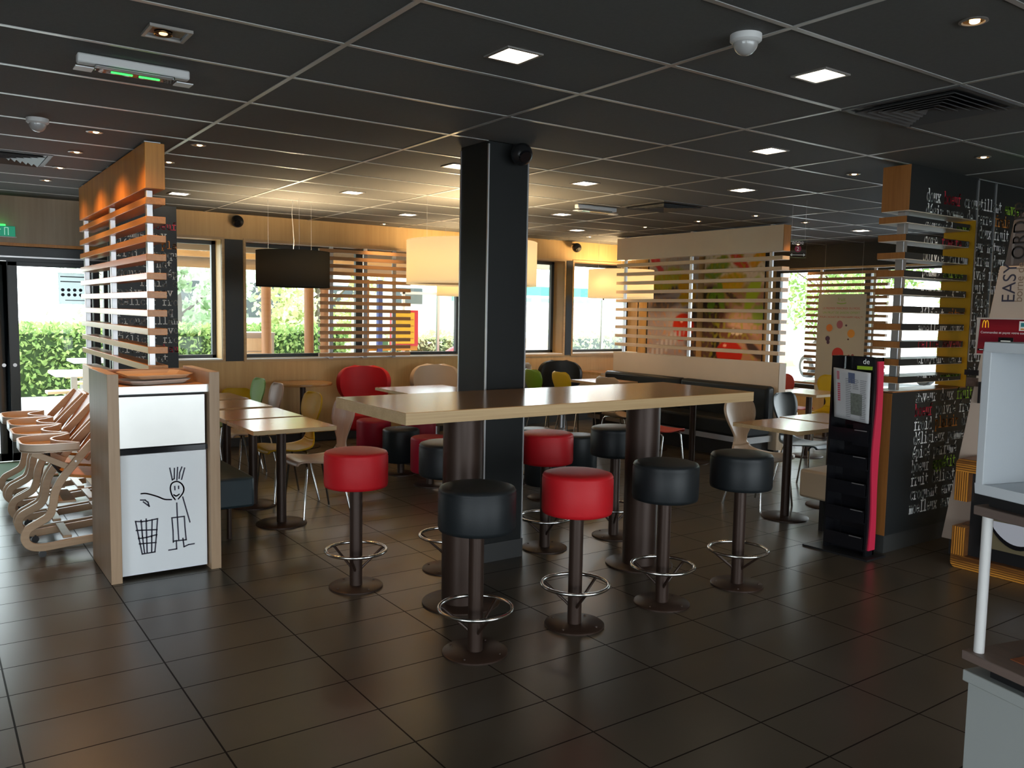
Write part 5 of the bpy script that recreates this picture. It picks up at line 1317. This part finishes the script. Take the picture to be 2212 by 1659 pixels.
def picnic(x, y, lab, rz=0, first=[None]):
    if first[0]: return dup(first[0], (x, y, -.02), rz, lab, 'white picnic tables')
    t = thing('picnic_table', lab, 'picnic table', (x, y, -.02), rz, 'white picnic tables'); first[0] = t
    mb = MB(); mb.box(-1, 1, -.38, .38, .72, .76); mb.build('tabletop', m_white, t, bevel=.006)
    for s_ in (-1, 1):
        mb = MB(); mb.box(-1, 1, s_*.62-.14, s_*.62+.14, .43, .465); mb.build('bench_seat', m_topedge, t)
    for sx in (-.75, .75):
        for sy in (-.62, 0, .62):
            mb = MB(); mb.box(sx-.035, sx+.035, sy-.035, sy+.035, 0, .43 if sy else .72); mb.build('leg', m_alu, t)
        mb = MB(); mb.box(sx-.03, sx+.03, -.62, .62, .38, .42); mb.build('crossbar', m_alu, t)
    return t
picnic(2.35, 12.0, 'white-topped picnic table just outside the glass door'); picnic(2.9, 14.6, 'white-topped picnic table farther out, before the hedge')
picnic(5.6, 11.6, 'white-topped picnic table outside the wide window between the posts')
# terrace roof on wooden posts
t = thing('terrace_roof', 'wooden terrace roof with amber panels on brown posts outside the far windows', 'pergola', (6, 12, -.02), world=True)
m_pwood = wood('pergola_wood', (.34,.17,.075), (.24,.11,.045), 'z', 8, .6); m_pbeam = wood('pergola_beam', (.40,.30,.20), (.30,.22,.14), 'x', 8, .6)
m_amber = shademat('amber_panel', (.85,.58,.22), (.95,.68,.28), .75)
for y in (10.6, 12.2, 13.8):
    mb = MB(); mb.box(2.2, 9.5, y-.07, y+.07, 2.38, 2.56); mb.build('beam', m_pbeam, t)
mb = MB(); mb.box(2.2, 9.5, 13.9, 14.0, 2.22, 2.60); mb.build('fascia', m_pbeam, t)
for x in (2.3, 3.6, 4.9, 6.2, 7.5, 8.8):
    mb = MB(); mb.box(x-.05, x+.05, 10.4, 14.0, 2.56, 2.66); mb.build('rafter', m_pbeam, t)
for i in range(5):
    a, e = 2.35+1.3*i, 2.35+1.3*i+1.2
    mb = MB(); mb.box(a, e, 12.3, 13.7, 2.67, 2.68, 0); mb.build('amber_panel', m_amber, t)
    mb = MB(); mb.box(a, e, 10.4, 12.28, 2.67, 2.70); mb.build('roof_board', m_pbeam, t)
for (x, y) in ((4.45, 13.0), (5.15, 13.0), (5.38, 12.9), (8.6, 13.6)):
    mb = MB(); mb.lathe([(.075, -.02), (.075, 2.4)], (x, y, 0), 16); mb.build('post', m_pwood, t)
# wooden outdoor cupboard
def cupboard(x, y, lab, m):
    t = thing('outdoor_litter_cabinet', lab, 'litter cabinet', (x, y, -.02), world=True)
    mb = MB(); mb.box(x-.33, x+.33, y-.3, y+.3, -.02, 1.16); mb.build('body', m, t)
    for i in range(5):
        mb = MB(); mb.box(x-.29, x+.29, y-.315, y-.301, .05+.215*i, .25+.215*i); mb.build('board', m_pale, t)
    mb = MB(); mb.box(x-.34, x+.34, y-.32, y+.32, 1.16, 1.20); mb.build('lid', m_alu, t); return t
cupboard(4.35, 13.0+.6, 'plank-fronted litter cabinet on the terrace behind a post', m_alu)
cupboard(9.85, 13.4, 'white-panelled litter cabinet seen just right of the column', m_alu)
# playground panel, posts, fence, green awning wall
t = thing('climbing_board', 'yellow play board with red rim outside the wide window', 'play equipment', (6.95, 13.0, -.02), world=True)
mb = MB(); mb.box(6.62, 7.14, 12.98, 13.04, .98, 1.60); mb.build('red_rim', mat('play_red', (.60,.03,.05), .5), t)
mb = MB(); mb.box(6.66, 7.06, 12.965, 12.985, 1.02, 1.56); mb.build('yellow_board', mat('play_yellow', (.75,.45,.02), .5), t)
for i in range(4):
    mb = MB(); mb.box(6.68, 7.04, 12.955, 12.966, 1.10+.11*i, 1.115+.11*i); mb.build('groove', mat('play_orange', (.55,.20,.02), .5), t)
mb = MB(); mb.box(6.36, 6.44, 12.95, 13.03, -.02, 2.1); mb.build('blue_post', mat('play_blue', (.05,.08,.30), .5), t)
mb = MB(); mb.box(6.10, 6.19, 12.95, 13.03, -.02, 2.1); mb.build('brown_post', m_pwood, t)
mb = MB(); mb.box(6.10, 7.14, 13.0, 13.03, .90, .98); mb.build('rail', mat('play_orange_rail', (.60,.25,.03), .5), t)
t = thing('red_play_dome', 'red rounded play slide top outside, just left of the column', 'play equipment', (8.3, 13.2, -.02), world=True)
mb = MB(); mb.sphere((8.3, 13.2, .55), (.62,.4,.45), 24, 12, z0=0); mb.build('dome', mat('slide_red', (.62,.02,.03), .4), t)
mb = MB(); mb.box(7.75, 8.85, 12.9, 13.5, -.02, .56); mb.build('base', mat('slide_base', (.5,.03,.03), .5), t)
t = thing('play_fence', 'glass and steel play-area fence outside the wide window', 'fence', (9, 13.9, -.02), world=True)
for x in (7.45, 8.2, 9.6, 11.0, 12.4, 13.8):
    mb = MB(); mb.box(x-.025, x+.025, 14.1, 14.15, -.02, 1.95); mb.build('post', m_alu, t)
mb = MB(); mb.box(7.4, 13.9, 14.1, 14.15, 1.9, 1.95); mb.build('rail', m_alu, t)
mb = MB(); mb.box(7.45, 13.8, 14.12, 14.13, .1, 1.9); mb.build('pane', m_clear, t)
t = thing('timber_wall', 'pale sunlit timber wall behind the play area', 'wall', (12, 18, -.02), world=True)
mb = MB(); mb.box(8.2, 22, 17.9, 18.1, -.02, 1.75); mb.build('boards', mat('sunlit_timber', (.75,.62,.45), .7, vary=.1), t)  # bright overexposed look put into the pale timber colour
t = thing('green_awning', 'green awning band above the timber wall outside', 'awning', (14, 18.6, 1.75), world=True)
mb = MB(); mb.box(11.2, 22, 18.3, 18.6, 1.86, 2.3); mb.build('band', mat('awning_green', (.05,.32,.17), .5), t)
mb = MB(); mb.box(11.2, 22, 18.25, 18.3, 1.82, 1.87); mb.build('frame', m_white, t)
for x in (11.3, 15, 19, 21.9):
    mb = MB(); mb.box(x-.05, x+.05, 18.4, 18.5, -.02, 1.86); mb.build('post', m_alu, t)
t = thing('white_building', 'white flat-roofed building across the street beyond the trees', 'building', (12, 36, -.03), world=True)
mb = MB(); mb.box(6, 24, 34, 40, -.03, 4.2); mb.build('walls', m_conc, t)
mb = MB(); mb.box(5.8, 24.2, 33.8, 40.2, 4.2, 4.5); mb.build('roof', m_alu, t)
for i in range(5):
    mb = MB(); mb.box(7.5+3.3*i, 9.0+3.3*i, 33.97, 34, 1.2, 2.6); mb.build('window', m_dark, t)
# outside the right-hand window: red brick pier and parked cars
t = thing('brick_pier', 'salmon brick pier outside the right window beside the cream divider', 'pier', (11.6, 8.6, -.03), world=True)
mb = MB(); mb.box(11.25, 11.6, 8.66, 9.0, -.03, 3.0); mb.build('brickwork', mat('salmon_brick', (.62,.36,.26), .8, bump=.4, bscale=60), t)
def make_car(lab, x, y, rz, paint):
    t = thing('car', lab, 'car', (x, y, -.03), rz)
    body = [(-2.0,.30),(-2.02,.62),(-1.9,.80),(-1.35,.88),(-.75,1.36),(.55,1.40),(1.25,.95),(1.95,.82),(2.05,.55),(2.0,.28)]
    mb = MB(); mb.prism(body, 'y', -.82, .82); mb.build('body', paint, t, bevel=.08)
    gl = [(-1.15,.90),(-.70,1.30),(.50,1.33),(1.08,.95)]
    mb = MB(); mb.prism(gl, 'y', -.832, .832); mb.build('window', m_gloss, t)
    for sx in (-1.3, 1.3):
        for sy in (-.78, .78):
            mb = MB(); mb.tube([(sx, sy-.09, .31), (sx, sy+.09, .31)], .31, 24); w_ = mb.build('wheel', m_blackp, t, bevel=.02)
            mb = MB(); mb.tube([(sx, sy-.095, .31), (sx, sy+.095, .31)], .19, 16); mb.build('hubcap', m_alu, w_)
    return t
make_car('pale blue parked car seen through the black slatted divider', 21.5, 8.2, 1.2, mat('car_blue', (.25,.42,.55), .3, coat=.8))
make_car('white parked car seen through the right window beside the screen', 20.0, 12.5, 1.2, mat('car_white', (.75,.76,.78), .3, coat=.8))
t = thing('tent_awning', 'white sloping awning over the parked cars outside', 'awning', (24, 9, -.03), world=True)
mb = MB(); mb.add([(22.5,5.0,2.0),(25.5,5.0,2.3),(25.5,11,2.3),(22.5,11,2.0)], [(0,1,2,3)]); mb.build('canopy', m_white, t, solid=.04, smooth=0)
for (x, y, z) in ((22.6,5.1,2.0),(22.6,10.9,2.0),(25.4,5.1,2.3),(25.4,10.9,2.3)):
    mb = MB(); mb.tube([(x,y,-.03),(x,y,z)], .05, 10); mb.build('post', m_white, t)

# ---------------------------------------------------------------- tidy up
for o in bpy.data.objects:
    if '_w' in o: del o['_w']
